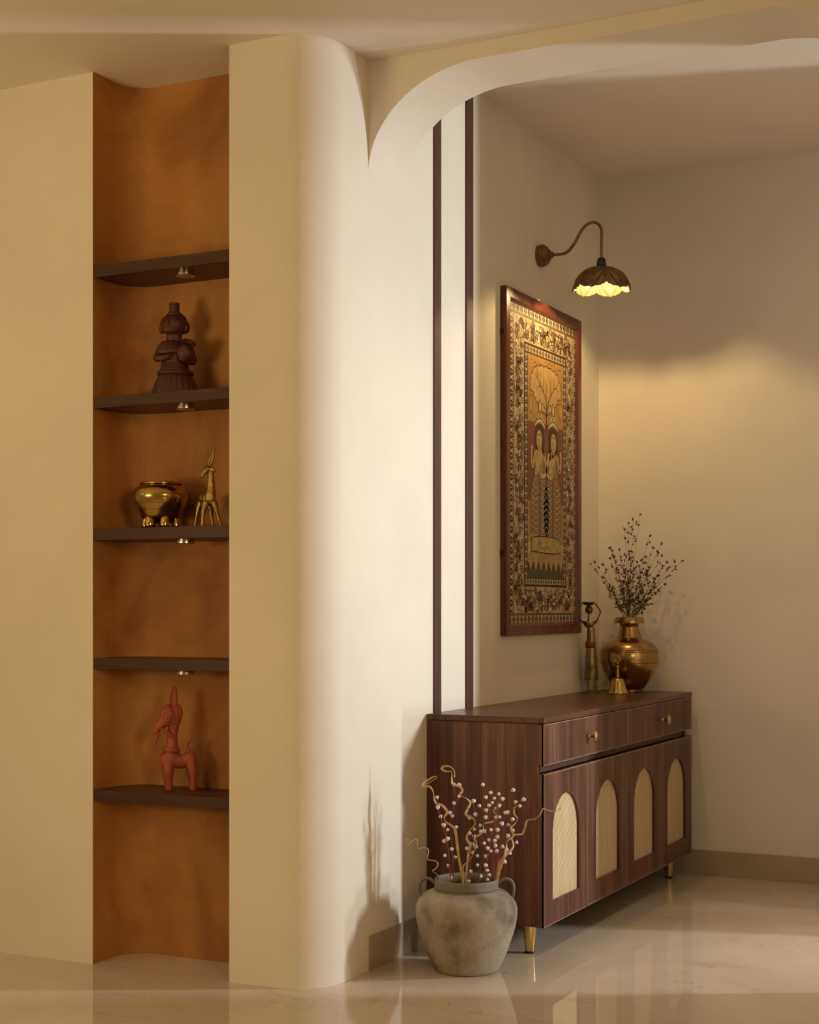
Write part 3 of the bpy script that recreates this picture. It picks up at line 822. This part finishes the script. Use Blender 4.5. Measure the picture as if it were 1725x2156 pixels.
        for k in range(3):                                          # layered head ornament
            line(sp2([(fy-.05+.008*k, 1.790+.012*k), (fy, 1.812+.014*k), (fy+.05-.008*k, 1.790+.012*k)], 6), .008, 8 if k % 2 else 2, 20)
            line(sp2([(fy-.05+.008*k, 1.795+.012*k), (fy, 1.818+.014*k), (fy+.05-.008*k, 1.795+.012*k)], 6), .002, 1, 21)
        oe = ellp((fy, 1.862), .012, .030); poly(oe, 8, 21); line(oe, .0025, 1, 22, closed=True); poly(ellp((fy, 1.862), .005, .018), 2, 23)
    figure(cy-.066, 1); figure(cy+.072, -1)
    # pedestal with hanging petals over dark water
    rect(C0, E0, C1, 1.268, 7, 13)
    for k in range(7): line([(C0, E0+.008+k*.008), (C1, E0+.008+k*.008)], .0018, 1, 14)
    ped = sp2([(cy-.150, 1.312), (cy-.150, 1.350), (cy-.12, 1.366), (cy, 1.370), (cy+.12, 1.366), (cy+.150, 1.350), (cy+.150, 1.312), (cy, 1.306)], 4)
    rect(C0, 1.268, C1, 1.345, 0, 12)
    poly(ped, 8, 19); line(ped, .004, 1, 20, closed=True)
    for k in range(34):
        a_, b_ = cy+rnd.uniform(-.14, .12), rnd.uniform(1.315, 1.356)
        line([(a_, b_), (a_+.020, b_+.005)], .0018, 1, 20)
    for k in range(7):
        lp = leafp((cy-.150+.05*k, 1.312), .078, .022, -PI/2+(k-3)*.05); poly(lp, 5 if k % 2 else 8, 16); line(lp, .0026, 1, 17, closed=True)
        line([(cy-.150+.05*k, 1.305), (cy-.150+.05*k, 1.25)], .0018, 1, 18)
    for fy in (cy-.066, cy+.072):
        for s in (-1, 1): poly(sp2([(fy+s*.018, 1.358), (fy+s*.03, 1.335), (fy+s*.05, 1.338), (fy+s*.042, 1.356)], 4), 5, 21)
    mb.build('painted_panel', mats, t, fixn=False, weld=False)
make_painting()

# ------------------------------------------------------------------ wall lamp
def make_lamp():
    Yl = 5.455; zc = 2.447
    t = thing('wall_lamp', 'brass swan-neck wall lamp with petal shade, lit, above the painting', 'lamp', (XS, Yl, zc))
    mb = MB()
    mb.lathe([(.041, 0), (.042, .004), (.042, .020), (.040, .024), (.036, .026), (.035, .032), (.030, .037), (.022, .041), (.021, .045), (.013, .048), (.012, .056), (.007, .060), (0, .060)], (0, 0, 0), 48, 0, None, (1, 0, 0))
    mb.build('wall_plate', M['antique'], t, angle=math.radians(35))
    pts = [(.050, 0, .0), (.085, 0, -.002), (.112, 0, .002), (.132, 0, .018), (.150, 0, .042), (.172, 0, .078), (.192, 0, .098), (.215, 0, .105), (.236, 0, .099), (.250, 0, .080), (.253, 0, .055), (.252, 0, .0), (.252, 0, -.040)]
    mb = MB(); mb.tube(spline(pts, 8), .0056, 16); mb.build('arm', M['antique'], t)
    cx, zt = .252, -.066
    mb = MB(); mb.lathe([(.006, .032), (.0115, .031), (.0150, .026), (.0165, .016), (.0185, .006), (.0190, -.004), (0, -.004)], (cx, 0, zt+.002), 32); mb.build('socket', M['black'], t)
    # petal shade: a ribbed dome whose lower edge runs in six pointed petals
    mb = MB(); R, Hh = .108, .078; segs = 180; rings = 60
    def edge(a):
        s = abs(((a*6/(2*PI)) % 1)-.5)*2          # 0 mid-petal, 1 between petals
        return (1-s**3.2)*.015 + (.005*max(0, 1-s/.16))
    for side, off, mat in ((0, 0, 0), (1, -.0022, 1)):
        vs = []
        for i in range(rings+1):
            for k in range(segs):
                a = 2*PI*k/segs + .28; f = i/rings
                th = f*PI/2*.93
                r = (R+off)*math.sin(th)/math.sin(PI/2*.93); z = -Hh*(1-math.cos(th))/(1-math.cos(PI/2*.93))
                r = max(r, .010)
                s = abs(((a*6/(2*PI)) % 1)-.5)*2
                rib = .0030*math.sin((f*11.0 - 5.0*(1-s**2)*f)*PI)*min(1, f*2.0)
                z += off*.4 - edge(a)*max(0, (f-.55)/.45)**1.3
                r += rib - .0035*s**4*f
                vs.append((cx+r*math.cos(a), r*math.sin(a), zt+.002+z))
        fs = []
        for i in range(rings):
            for k in range(segs):
                k2 = (k+1) % segs; q = (i*segs+k, i*segs+k2, (i+1)*segs+k2, (i+1)*segs+k)
                fs.append(q if side else tuple(reversed(q)))
        mb.add(vs, fs, mat)
    n = (rings+1)*segs
    mb.add([mb.v[rings*segs+k] for k in range(segs)]+[mb.v[n+rings*segs+k] for k in range(segs)], [(k, segs+k, segs+(k+1) % segs, (k+1) % segs) for k in range(segs)], 0)
    mb.build('lamp_shade', [M['antique'], M['shadein']], t, fixn=False)
    mb = MB(); mb.ell((cx, 0, zt-.026), (.013, .013, .014)); mb.lathe([(.008, -.016), (.010, -.004), (.010, .004)], (cx, 0, zt), 20)
    bo = mb.build('bulb', M['bulb'], t); bo['label'] = 'glowing warm bulb'
    return (XS+cx, Yl, zc+zt-.054)
lamp_pos = make_lamp()

# ------------------------------------------------------------------ brass lady, bell, lota with dried sprigs
ZT2 = .7525
def make_lady():
    X, Y = -2.100, 5.850; u = 2.15e-4
    t = thing('metal_figurine', 'slim metal woman figurine with red waistband lifting a dish overhead', 'figurine', (X, Y, ZT2), face_cam(X, Y))
    p = L(392, 1968, u)
    mb = MB(); mb.lathe([(190*u, 0), (190*u, 10*u), (150*u, 16*u), (0, 17*u)], (0, 0, 0), 40, sy=1); mb.build('base_plate', M['iron'], t)
    for s, xs in ((-1, 340), (1, 473)):
        mb = MB(); stube(mb, [p(xs, 1700), p(xs+2, 1840), p(xs, 1930), p(xs-8, 1958, -20)], [19*u, 17*u, 18*u, 16*u], 5, 12)
        mb.ell(p(xs-14, 1950, -45), (24*u, 46*u, 14*u), 14, 8); mb.build('leg', M['iron'], t)
    mb = MB(); pr = [(126, 1722), (127, 1712), (118, 1560), (104, 1350), (90, 1120), (84, 1000), (76, 880), (68, 745), (50, 738), (0, 738)]
    mb.lathe([(112*u, (1968-1722)*u)]+[(r*u, (1968-y)*u) for r, y in pr], (4*u, 0, 0), 44, sy=.8); 
    for k in range(26):
        a = 2*PI*k/26+.1; r_ = 118 if k % 2 else 105; yy = 1300 if k % 2 else 1480
        rr_ = 90+(yy-1120)*.062
        c = Vector(((4+rr_*math.cos(a))*u, rr_*.8*math.sin(a)*u, (1968-yy)*u))
        mb.ell(c, (10*u, 10*u, 14*u), 10, 6, 1)
    mb.build('dress', [M['ladybody'], M['iron']], t)
    mb = MB(); mb.lathe([(r*u, (1968-y)*u) for r, y in ((91, 1122), (97, 1118), (97, 1060), (95, 1005), (86, 998))], (-6*u, 0, 0), 44, sy=.84); mb.build('waistband', M['sash'], t)
    mb = MB(); bp = [(0, 752), (50, 745), (84, 715), (106, 670), (116, 625), (108, 618), (0, 640)]
    mb.lathe([(r*u, (1968-y)*u) for r, y in bp], (-30*u+0, 0, 0), 40, sy=.62); mb.build('bust', M['ladybody'], t)
    mb = MB(); mb.tube([p(350, 640), p(350, 470)], [17*u, 15*u], 14); mb.ell(p(358, 405), (74*u, 56*u, 76*u)); mb.ell(p(350, 405, -52), (10*u, 14*u, 18*u)); mb.tube([p(358, 345), p(356, 322)], [26*u, 40*u], 14)
    mb.build('head', M['iron'], t)
    for xe in (278, 413):
        mb = MB(); mb.torus(p(xe, 518), 36*u, 5.5*u, (0, 1, 0), 32, 8); mb.tube([p(xe+(8 if xe < 300 else -2), 450), p(xe, 483)], 5*u, 8); mb.build('earring', M['gold'], t)
    for pts in (((250, 650), (178, 560), (112, 440), (165, 360), (232, 285)), ((470, 662), (525, 570), (578, 446), (530, 360), (474, 285))):
        q = [p(*a_) for a_ in pts]
        q2 = [q[0], q[1], q[2]*.97+q[1]*.03, q[2], q[2]*.97+q[3]*.03, q[3], q[4]]
        mb = MB(); mb.tube(q2, 15*u, 12); mb.build('arm', M['iron'], t)
    mb = MB(); tp = [(0, 330), (45, 328), (90, 305), (118, 272), (124, 258), (118, 256), (88, 292), (0, 312)]
    mb.lathe([(r*u, (1968-y)*u) for r, y in tp], (-42*u, 0, 0), 40); mb.build('dish', M['iron'], t)
make_lady()

def make_bell():
    X, Y = -1.979, 5.83; u = 3.74e-4
    t = thing('hand_bell', 'small brass hand bell standing in front of the brass vase', 'bell', (X, Y, ZT2), face_cam(X, Y))
    mb = MB(); z = lambda y: (2062-y)*u
    pr = [(117, 2062), (119, 2050), (110, 2035), (94, 2000), (82, 1960), (75, 1925), (68, 1908), (48, 1895), (20, 1885), (0, 1884)]
    inn = [(0, 1900), (50, 1908), (66, 1925), (86, 2000), (104, 2045), (108, 2062)]
    mb.lathe([(r*u, z(y)) for r, y in inn]+[(r*u, z(y)) for r, y in pr], (0, 0, 0), 48); mb.build('bell_body', M['brass'], t)
    mb = MB(); hp = [(26, 1890), (18, 1870), (15, 1840), (20, 1828), (13, 1818), (12, 1790), (18, 1778), (12, 1768), (11, 1745), (20, 1738), (12, 1728), (0, 1727)]
    mb.lathe([(r*u, z(y)) for r, y in hp], (0, 0, 0), 24)
    mb.torus((0, 0, z(1698)), 28*u, 8*u, (0, 1, 0), 32, 10); mb.ell((0, 0, z(1662)), (12*u, 10*u, 12*u), 14, 8)
    mb.build('handle', M['lota'], t)
make_bell()

def make_lota():
    X, Y = -1.984, 5.99; u = 3.79e-4
    t = thing('brass_vase', 'round bellied brass vase with flared collar holding dried sprigs', 'vase', (X, Y, ZT2), face_cam(X, Y))
    z = lambda y: (2035-y)*u
    body = [(0, 2035), (148, 2035), (152, 2022), (146, 2005), (170, 1980), (205, 1935), (258, 1855), (296, 1765), (315, 1695), (318, 1640), (310, 1588), (290, 1545), (255, 1510), (205, 1482), (150, 1462), (132, 1452), (128, 1440), (118, 1405), (103, 1345), (98, 1292)]
    inn = [(92, 1292), (97, 1345), (112, 1410), (130, 1470), (280, 1555), (304, 1640), (290, 1750), (200, 1920), (140, 2010), (0, 2018)]
    mb = MB(); mb.lathe([(r*u, z(y)) for r, y in body+inn], (0, 0, 0), 80)
    for y, r in ((1718, 312), (1810, 278), (1600, 313), (1578, 307), (1450, 131)): mb.torus((0, 0, z(y)), r*u, 2.6*u, (0, 0, 1), 80, 6, 1)
    mb.build('vase_body', [M['lota'], M['groove']], t)
    mb = MB(); mb.lathe([(r*u, z(y)) for r, y in ((99, 1296), (164, 1294), (167, 1286), (158, 1258), (147, 1230), (140, 1228), (104, 1236), (97, 1252))], (0, 0, 0), 72, closed=True); mb.build('collar', M['lota'], t, angle=math.radians(40))
    return X, Y
LX, LYv = make_lota()

def make_sprigs():
    u = 3.79e-4; rz = face_cam(LX, LYv)
    rnd = random.Random(21)
    tips = [(860, 130, 0), (790, 185, 30), (740, 225, -20), (700, 290, 20), (960, 362, 30), (1085, 450, -20), (1000, 490, 40), (545, 490, -30), (570, 520, 20), (640, 515, -60), (690, 560, 60),
            (340, 665, 10), (385, 645, -40), (470, 670, 50), (545, 605, -60), (600, 650, 80), (1300, 632, -10), (1230, 640, 40), (1145, 650, -50), (1090, 575, 60), (1100, 690, -80), (1050, 790, 90),
            (920, 590, -70), (830, 640, 100), (760, 600, -100), (1120, 885, -30), (1060, 955, 40), (540, 915, 30), (975, 1090, -60), (465, 810, -40), (620, 1095, 60), (880, 760, -120), (700, 760, 120), (960, 700, 110)]
    for k, (tx, ty, d) in enumerate(tips):
        bx, bd = (tx-747)*.13+rnd.uniform(-25, 25), d*.25+rnd.uniform(-18, 18)
        Z = lambda y: (2035-y)*u
        def P(x, y, dd): return Vector((x*u, dd*u, Z(y)))
        base = P(bx*.9, 1330, bd*.9)
        rim = P(bx, 1232, bd)
        tip = P(tx-747, ty, d)
        mid = rim.lerp(tip, .55); mid.x *= .88; mid.y *= .88
        path = spline([base, rim, rim.lerp(mid, .5), mid, tip], 7)
        ms = MB(); ms.tube(path, lerp_list([.0011, .0010, .0008, .0005], len(path)), 6)
        def floret(c, dr, s=1):
            for q in range(rnd.choice((2, 3, 3, 4))):
                v = (dr + Vector((rnd.uniform(-1, 1), rnd.uniform(-1, 1), rnd.uniform(-.5, 1)))*.85).normalized()
                ln = rnd.uniform(.007, .0145)*s
                ms.tube([c, c+v*ln*.45, c+v*ln], [.0009*s, .0027*s, .0004*s], 5, 1)
        n = len(path); L_ = (tip-rim).length
        nb = max(5, int(L_/.036))
        for b in range(nb):
            f = .40+.58*b/nb+rnd.uniform(-.02, .02); i = min(n-2, int(f*(n-1))); c = path[i]; dr = (path[i+1]-path[i]).normalized()
            side = (Vector((rnd.uniform(-1, 1), rnd.uniform(-1, 1), rnd.uniform(-.2, .5)))).normalized()
            ln = rnd.uniform(.012, .034)*(1.15-.5*f)
            e_ = c+(dr*.75+side*.8).normalized()*ln; m_ = c.lerp(e_, .5)+side*ln*.08
            ms.tube([c, m_, e_], [.0006, .0005, .0004], 5)
            floret(e_, (e_-m_).normalized())
            if rnd.random() < .4: floret(m_, side, .75)
            if rnd.random() < .4: floret(c, side, .8)
        floret(tip, (path[-1]-path[-3]).normalized(), 1.15); floret(path[-3], Vector((0, 0, 1)))
        so = ms.build('dried_sprig', [M['sprigstem'], M['sprigleaf']])
        so.location = (LX, LYv, ZT2); so.rotation_euler = (0, 0, rz)
        tag(so, 'thin dried sprig with tiny brown florets standing in the brass vase', 'dried flower', 'dried sprigs in the brass vase')
make_sprigs()

# ------------------------------------------------------------------ stoneware floor vase with berry twigs and curls
VX, VY = -1.911, 4.214; VU = 3.34e-4; VR = face_cam(VX, VY)
def make_pot():
    u = VU
    t = thing('floor_vase', 'large grey brown stoneware vase with two loop handles standing on the floor', 'vase', (VX, VY, 0), VR)
    z = lambda y: (1992-y)*u
    pr = [(0, 1992), (280, 1992), (294, 1985), (312, 1950), (345, 1880), (382, 1790), (420, 1680), (448, 1580), (461, 1500), (463, 1440), (452, 1385), (425, 1335), (385, 1300), (340, 1278), (305, 1268), (292, 1258)]
    mb = MB(); mb.lathe([(r*u, z(y)) for r, y in pr], (0, 0, 0), 96); mb.build('vase_body', M['pot'], t)
    mb = MB()
    cl = [(292, 1262), (290, 1230), (288, 1190), (289, 1168), (284, 1160), (274, 1163), (270, 1190), (274, 1240), (330, 1290), (420, 1400), (435, 1480), (400, 1650), (300, 1900), (0, 1950)]
    mb.lathe([(r*u, z(y)) for r, y in cl], (0, 0, 0), 96); mb.build('collar', M['potrim'], t)
    for s in (-1, 1):
        mb = MB()
        pts = [(s*280, 0, 1215), (s*320, 0, 1178), (s*370, 0, 1166), (s*412, 0, 1190), (s*428, 0, 1240), (s*424, 0, 1300), (s*408, 0, 1345)]
        q = spline([(a*u, b*u, z(c)) for a, b, c in pts], 6)
        mb.tube(q, lerp_list([16*u, 15*u, 15*u, 15*u, 16*u, 18*u], len(q)), 14, 0, 1.35); mb.build('handle', M['potrim'], t)
make_pot()

def vp(x, y, d=0): return Vector(((x-615)*VU, d*VU, (1992-y)*VU))

def make_berries():
    rnd = random.Random(4)
    # bud: a little closed white cup on a pinkish calyx; every bud shares these two meshes
    def bud_meshes():
        mb = MB(); mb.lathe([(0, -.0012), (.0030, -.0004), (.0052, .0025), (.0060, .0058), (.0054, .0086), (.0034, .0100), (.0012, .0096), (0, .0090)], (0, 0, 0), 14, 0, lambda r, z, a: r*(1+.10*math.cos(3*a)), None, 1, .92)
        a = mb.build('bud', M['bud']); mb = MB(); mb.lathe([(0, -.0035), (.0016, -.003), (.0024, -.001), (.0036, .0012), (.0030, .0014), (0, .0004)], (0, 0, 0), 10)
        b = mb.build('calyx', M['budcap']); ma, mb_ = a.data, b.data
        bpy.data.objects.remove(a); bpy.data.objects.remove(b); return ma, mb_
    ma, mc = bud_meshes()
    stems = [
     ([(470, 1200), (462, 1000), (437, 800), (385, 610), (345, 440)], -120, [(355, 420), (360, 512), (385, 600), (415, 672), (440, 720), (445, 800), (420, 825), (428, 950), (450, 1050), (470, 1165)], 'berry twig leaning furthest left in the stoneware vase'),
     ([(492, 1200), (485, 930), (470, 720), (475, 590), (530, 490), (547, 440)], 30, [(500, 500), (545, 433), (465, 580), (485, 615), (518, 715), (480, 915), (510, 995), (500, 333), (548, 330)], 'berry twig second from left, with a side branch reaching right'),
     ([(640, 1200), (652, 1000), (682, 760), (708, 640), (676, 490)], -40, [(675, 475), (700, 585), (648, 618), (735, 683), (683, 720), (650, 755), (655, 1105), (640, 1190), (670, 940), (620, 895)], 'berry twig between the tall curl and the dense berry cluster'),
     ([(725, 1200), (768, 900), (800, 700), (832, 560), (862, 470), (850, 380), (785, 340)], 90, [(775, 338), (840, 405), (797, 450), (740, 520), (845, 495), (820, 530), (795, 575), (795, 635), (745, 770), (690, 810), (680, 880), (710, 905), (720, 985), (715, 1075), (735, 1175)], 'berry twig whose tip bends left over the dense cluster'),
     ([(765, 1200), (825, 850), (860, 650), (890, 500), (908, 405)], -90, [(908, 392), (935, 445), (870, 440), (905, 505), (905, 600), (875, 610), (785, 730), (833, 715), (820, 815), (780, 840), (805, 885), (825, 910), (795, 970), (785, 1045), (800, 1085), (795, 1170)], 'straight berry twig in the middle of the dense cluster'),
     ([(862, 1200), (852, 950), (872, 700), (915, 440), (960, 385), (1010, 372)], 20, [(1027, 370), (895, 740), (865, 835), (870, 885), (880, 930), (825, 1150), (885, 545)], 'berry twig with one big bud stretched out at upper right'),
     ([(870, 1200), (915, 880), (958, 720), (1002, 590), (1045, 490), (1085, 498)], -60, [(1090, 502), (1055, 475), (990, 570), (965, 565), (940, 665), (985, 680), (900, 795), (930, 880), (1120, 448)], 'berry twig ending in a pair of buds at far right'),
     ([(850, 1200), (880, 1010), (960, 860), (1015, 740), (1030, 655)], 70, [(1030, 648), (1030, 750), (985, 800), (1060, 850), (1000, 945), (965, 920), (950, 1030), (890, 1090)], 'lowest right berry twig beside the golden curls')]
    for pts, d, buds, lab in stems:
        t = thing('berry_twig', 'maroon ' + lab + ', white buds', 'dried twig', (VX, VY, 0), VR, 'white budded twigs in the stoneware vase')
        n = len(pts)
        q = spline([vp(1.0*pts[0][0], 1400, d*.6)]+[vp(x, y, d*(.8+.5*i/n)) for i, (x, y) in enumerate(pts)], 8)
        ms = MB(); ms.tube(q, lerp_list([.0022, .0020, .0016, .0012, .0010], len(q)), 8)
        for (x, y) in buds:
            c0 = vp(x, y); best = min(q, key=lambda p_: (p_.x-c0.x)**2+(p_.z-c0.z)**2*.8)
            side = Vector((c0.x-best.x, rnd.uniform(-.012, .012), c0.z-best.z))
            # leave the stem a little lower so the twig reaches up
            low = min(q, key=lambda p_: (p_.x-best.x)**2*.2+(p_.z-(best.z-.016))**2)
            end = Vector((c0.x, best.y+side.y, c0.z))
            m_ = low.lerp(end, .5); m_.z -= .002
            ms.tube(spline([low, m_, end], 4), .0009, 6)
            ax = (end-low); ax = ax.normalized() if ax.length > .002 else Vector((0, 0, 1))
            ax = (ax+Vector((rnd.uniform(-.5, .5), -.25+rnd.uniform(-.4, .4), .35))).normalized()
            b = bpy.data.objects.new('bud', ma); COL.objects.link(b); b.parent = t
            b.location = end; b.rotation_mode = 'QUATERNION'; b.rotation_quaternion = Vector((0, 0, 1)).rotation_difference(ax)
            s = rnd.uniform(.82, 1.12); b.scale = (s, s, s)
            c = bpy.data.objects.new('calyx', mc); COL.objects.link(c); c.parent = b
        ms.build('twig', M['berrystem'], t)
make_berries()

def make_curls():
    def ribbon(path, w0, w1, twist, thick=.0007, n=12):
        q = spline(path, n); n = len(q); mb = MB(); vs = []
        ref = Vector((0, 1, 0))
        for i in range(n):
            T = (q[min(i+1, n-1)]-q[max(i-1, 0)]).normalized()
            a = (ref-T*ref.dot(T)).normalized(); b = T.cross(a)
            f = i/(n-1); ang = twist*f
            wv = a*math.cos(ang)+b*math.sin(ang); nv = T.cross(wv)
            w = (w0+(w1-w0)*f)*.5*min(1, .25+f*8)
            for sw, sn in ((1, 1), (.5, 1.6), (-.5, 1.6), (-1, 1), (-1, -1), (-.5, -.4), (.5, -.4), (1, -1)): vs.append(q[i]+wv*w*sw+nv*thick*sn)
        k_ = 8
        fs = [(i*k_+k, i*k_+(k+1) % k_, (i+1)*k_+(k+1) % k_, (i+1)*k_+k) for i in range(n-1) for k in range(k_)]
        fs += [tuple(range(k_)), tuple((n-1)*k_+k for k in range(k_))]
        mb.add(vs, fs, 0); return mb
    def coil(path, rad, turns, n=90):
        """helix around a guide path"""
        q = spline(path, 16); out = []
        for i in range(n):
            f = i/(n-1); j = f*(len(q)-1); k = min(int(j), len(q)-2); c = q[k].lerp(q[k+1], j-k)
            T = (q[k+1]-q[k]).normalized(); a = (Vector((0, 1, 0))-T*T.y).normalized(); b = T.cross(a)
            r = rad*min(1, f*4)*(1-.1*f); ang = 2*PI*turns*f
            out.append(c+a*math.cos(ang)*r+b*math.sin(ang)*r)
        return out
    C = [
     (coil([vp(400, 1330, 20), vp(345, 1150, 10), vp(325, 1040, 0), vp(250, 930, -10), vp(170, 850, -20), vp(95, 815, -20), vp(62, 850, -20)], 32*VU, 5.3), .0040, .0020, 2, 'thin golden curl spiralling low out of the left side of the vase'),
     ([vp(590, 1400, -30), vp(578, 1180, -30), vp(545, 960, -40), vp(518, 740, -60), vp(495, 690, -60), vp(425, 640, -70), vp(415, 600, -90), vp(440, 550, -80), vp(400, 500, -50), vp(342, 478, -60), vp(322, 430, -80), vp(318, 380, -80), vp(285, 325, -80), vp(222, 318, -80), vp(245, 280, -70), vp(325, 235, -60), vp(342, 250, -50), vp(255, 305, -50)], .0088, .0070, 10, 'tall golden curl with a flat loop at its upper left tip'),
     ([vp(625, 1400, -20), vp(612, 1180, -20), vp(632, 960, -30), vp(648, 860, -40), vp(618, 790, -60), vp(650, 720, -40), vp(692, 665, -30), vp(672, 610, -60), vp(612, 575, -80), vp(625, 530, -50), vp(650, 475, -40), vp(615, 430, -70), vp(560, 400, -70), vp(578, 360, -50), vp(545, 320, -60), vp(490, 300, -70), vp(482, 240, -60), vp(478, 190, -60), vp(430, 188, -60), vp(392, 165, -70), vp(410, 142, -60), vp(465, 145, -60), vp(505, 185, -50), vp(505, 240, -50)], .0092, .0060, 13, 'tallest golden curl, hooked over at the top'),
     ([vp(850, 1380, 10), vp(890, 1140, 0), vp(920, 1010, -20), vp(985, 935, -30), vp(1040, 870, -20), vp(1025, 790, -20), vp(1050, 762, -30), vp(1120, 752, -40), vp(1145, 690, -40), vp(1165, 632, -40), vp(1240, 615, -40), vp(1285, 570, -40), vp(1310, 522, -40), vp(1350, 538, -40), vp(1415, 545, -40), vp(1475, 514, -40)], .0085, .0026, 9, 'golden curl stretching right in front of the cane doors'),
     ([vp(870, 1380, -30), vp(905, 1120, -40), vp(950, 980, -60), vp(975, 880, -60), vp(985, 815, -70), vp(1040, 765, -60), vp(1018, 700, -50), vp(1052, 660, -50), vp(1076, 612, -60), vp(1048, 570, -70), vp(1045, 520, -60), vp(1085, 490, -50)], .0085, .0040, 9, 'golden curl rising upright through the right berry twigs'),
     ([vp(600, 1400, 10), vp(585, 1150, 10), vp(582, 1060, 0), vp(650, 990, -30), vp(705, 850, -60), vp(690, 790, -50), vp(760, 740, -40), vp(775, 660, -70), vp(850, 640, -60), vp(890, 600, -50), vp(860, 540, -50), vp(890, 510, -50)], .0075, .0045, 10, 'short golden curl woven through the middle of the berry cluster')]
    for path, w0, w1, tw, lab in C:
        mb = ribbon(path, w0, w1, tw) if len(path) < 60 else None
        if mb is None:
            mb = ribbon(path, w0, w1, tw, n=3)
        o = mb.build('dried_curl', M['curl']); o.location = (VX, VY, 0); o.rotation_euler = (0, 0, VR)
        tag(o, lab, 'dried curl', 'golden curls in the stoneware vase')
make_curls()

# ------------------------------------------------------------------ light
def area(name, loc, aim, sx, sy, power, col, spread=PI):
    l = bpy.data.lights.new(name, 'AREA'); l.shape = 'RECTANGLE'; l.size = sx; l.size_y = sy; l.energy = power; l.color = col; l.spread = spread
    o = bpy.data.objects.new(name, l); COL.objects.link(o); o.location = loc
    o.rotation_euler = (Vector(aim)-Vector(loc)).to_track_quat('-Z', 'Y').to_euler()
    return o
WARM = (1.0, .68, .31)
area('daylight_upper', (2.22, 6.10, 2.05), (-2.17, 4.2, 1.2), .18, .80, 24, (.90, .95, 1.0), math.radians(70))
area('daylight_lower', (2.22, 6.10, .62), (-2.17, 4.2, 1.7), .18, .60, 8, (.90, .95, 1.0), math.radians(70))
area('room_lamp_left', (-5.6, .8, 2.2), (-3.6, 3.7, 1.3), .9, 1.3, 5, WARM)
area('alcove_fill', (-.90, 4.80, 2.895), (-.95, 4.82, 0), .12, .12, 2.2, (1.0, .86, .66), math.radians(48))  # unseen fill, added to brighten the alcove from its floor up
area('floor_fill', (-2.85, 2.40, 2.735), (-2.55, 2.95, 0), .12, .12, 1.9, (1.0, .76, .48), math.radians(64))  # added fill with no fixture, lifts the front floor
area('ceiling_fill', (-3.6, .5, 1.2), (-3.2, 1.4, 2.7), .9, .9, 38, (1.0, .72, .38))  # made-up upward fill that brightens the front ceiling
area('room_lamp_right', (2.0, .1, 1.9), (-2.6, 3.7, 1.1), .7, 1.4, 7, WARM, math.radians(65))
l = bpy.data.lights.new('lamp_bulb', 'POINT'); l.energy = 14; l.color = (1, .66, .30); l.shadow_soft_size = .012
o = bpy.data.objects.new('lamp_bulb', l); COL.objects.link(o); o.location = lamp_pos

w = bpy.data.worlds.new('room'); scene.world = w; w.use_nodes = True
bg = w.node_tree.nodes['Background']; bg.inputs['Color'].default_value = (1, .69, .36, 1); bg.inputs['Strength'].default_value = .24

# ------------------------------------------------------------------ camera
cd = bpy.data.cameras.new('camera'); cam = bpy.data.objects.new('camera', cd); COL.objects.link(cam)
cam.location = (0, 0, 1.10); cam.rotation_euler = (PI/2, 0, math.radians(26.535))
cd.sensor_fit = 'HORIZONTAL'; cd.sensor_width = 36; cd.lens = 3207.4/1725*36
cd.shift_y = 200/1725; cd.clip_start = .05
scene.camera = cam
scene.view_settings.view_transform = 'Standard'; scene.view_settings.look = 'None'
scene.view_settings.gamma = 1; scene.view_settings.exposure = 0; scene.view_settings.use_curve_mapping = False
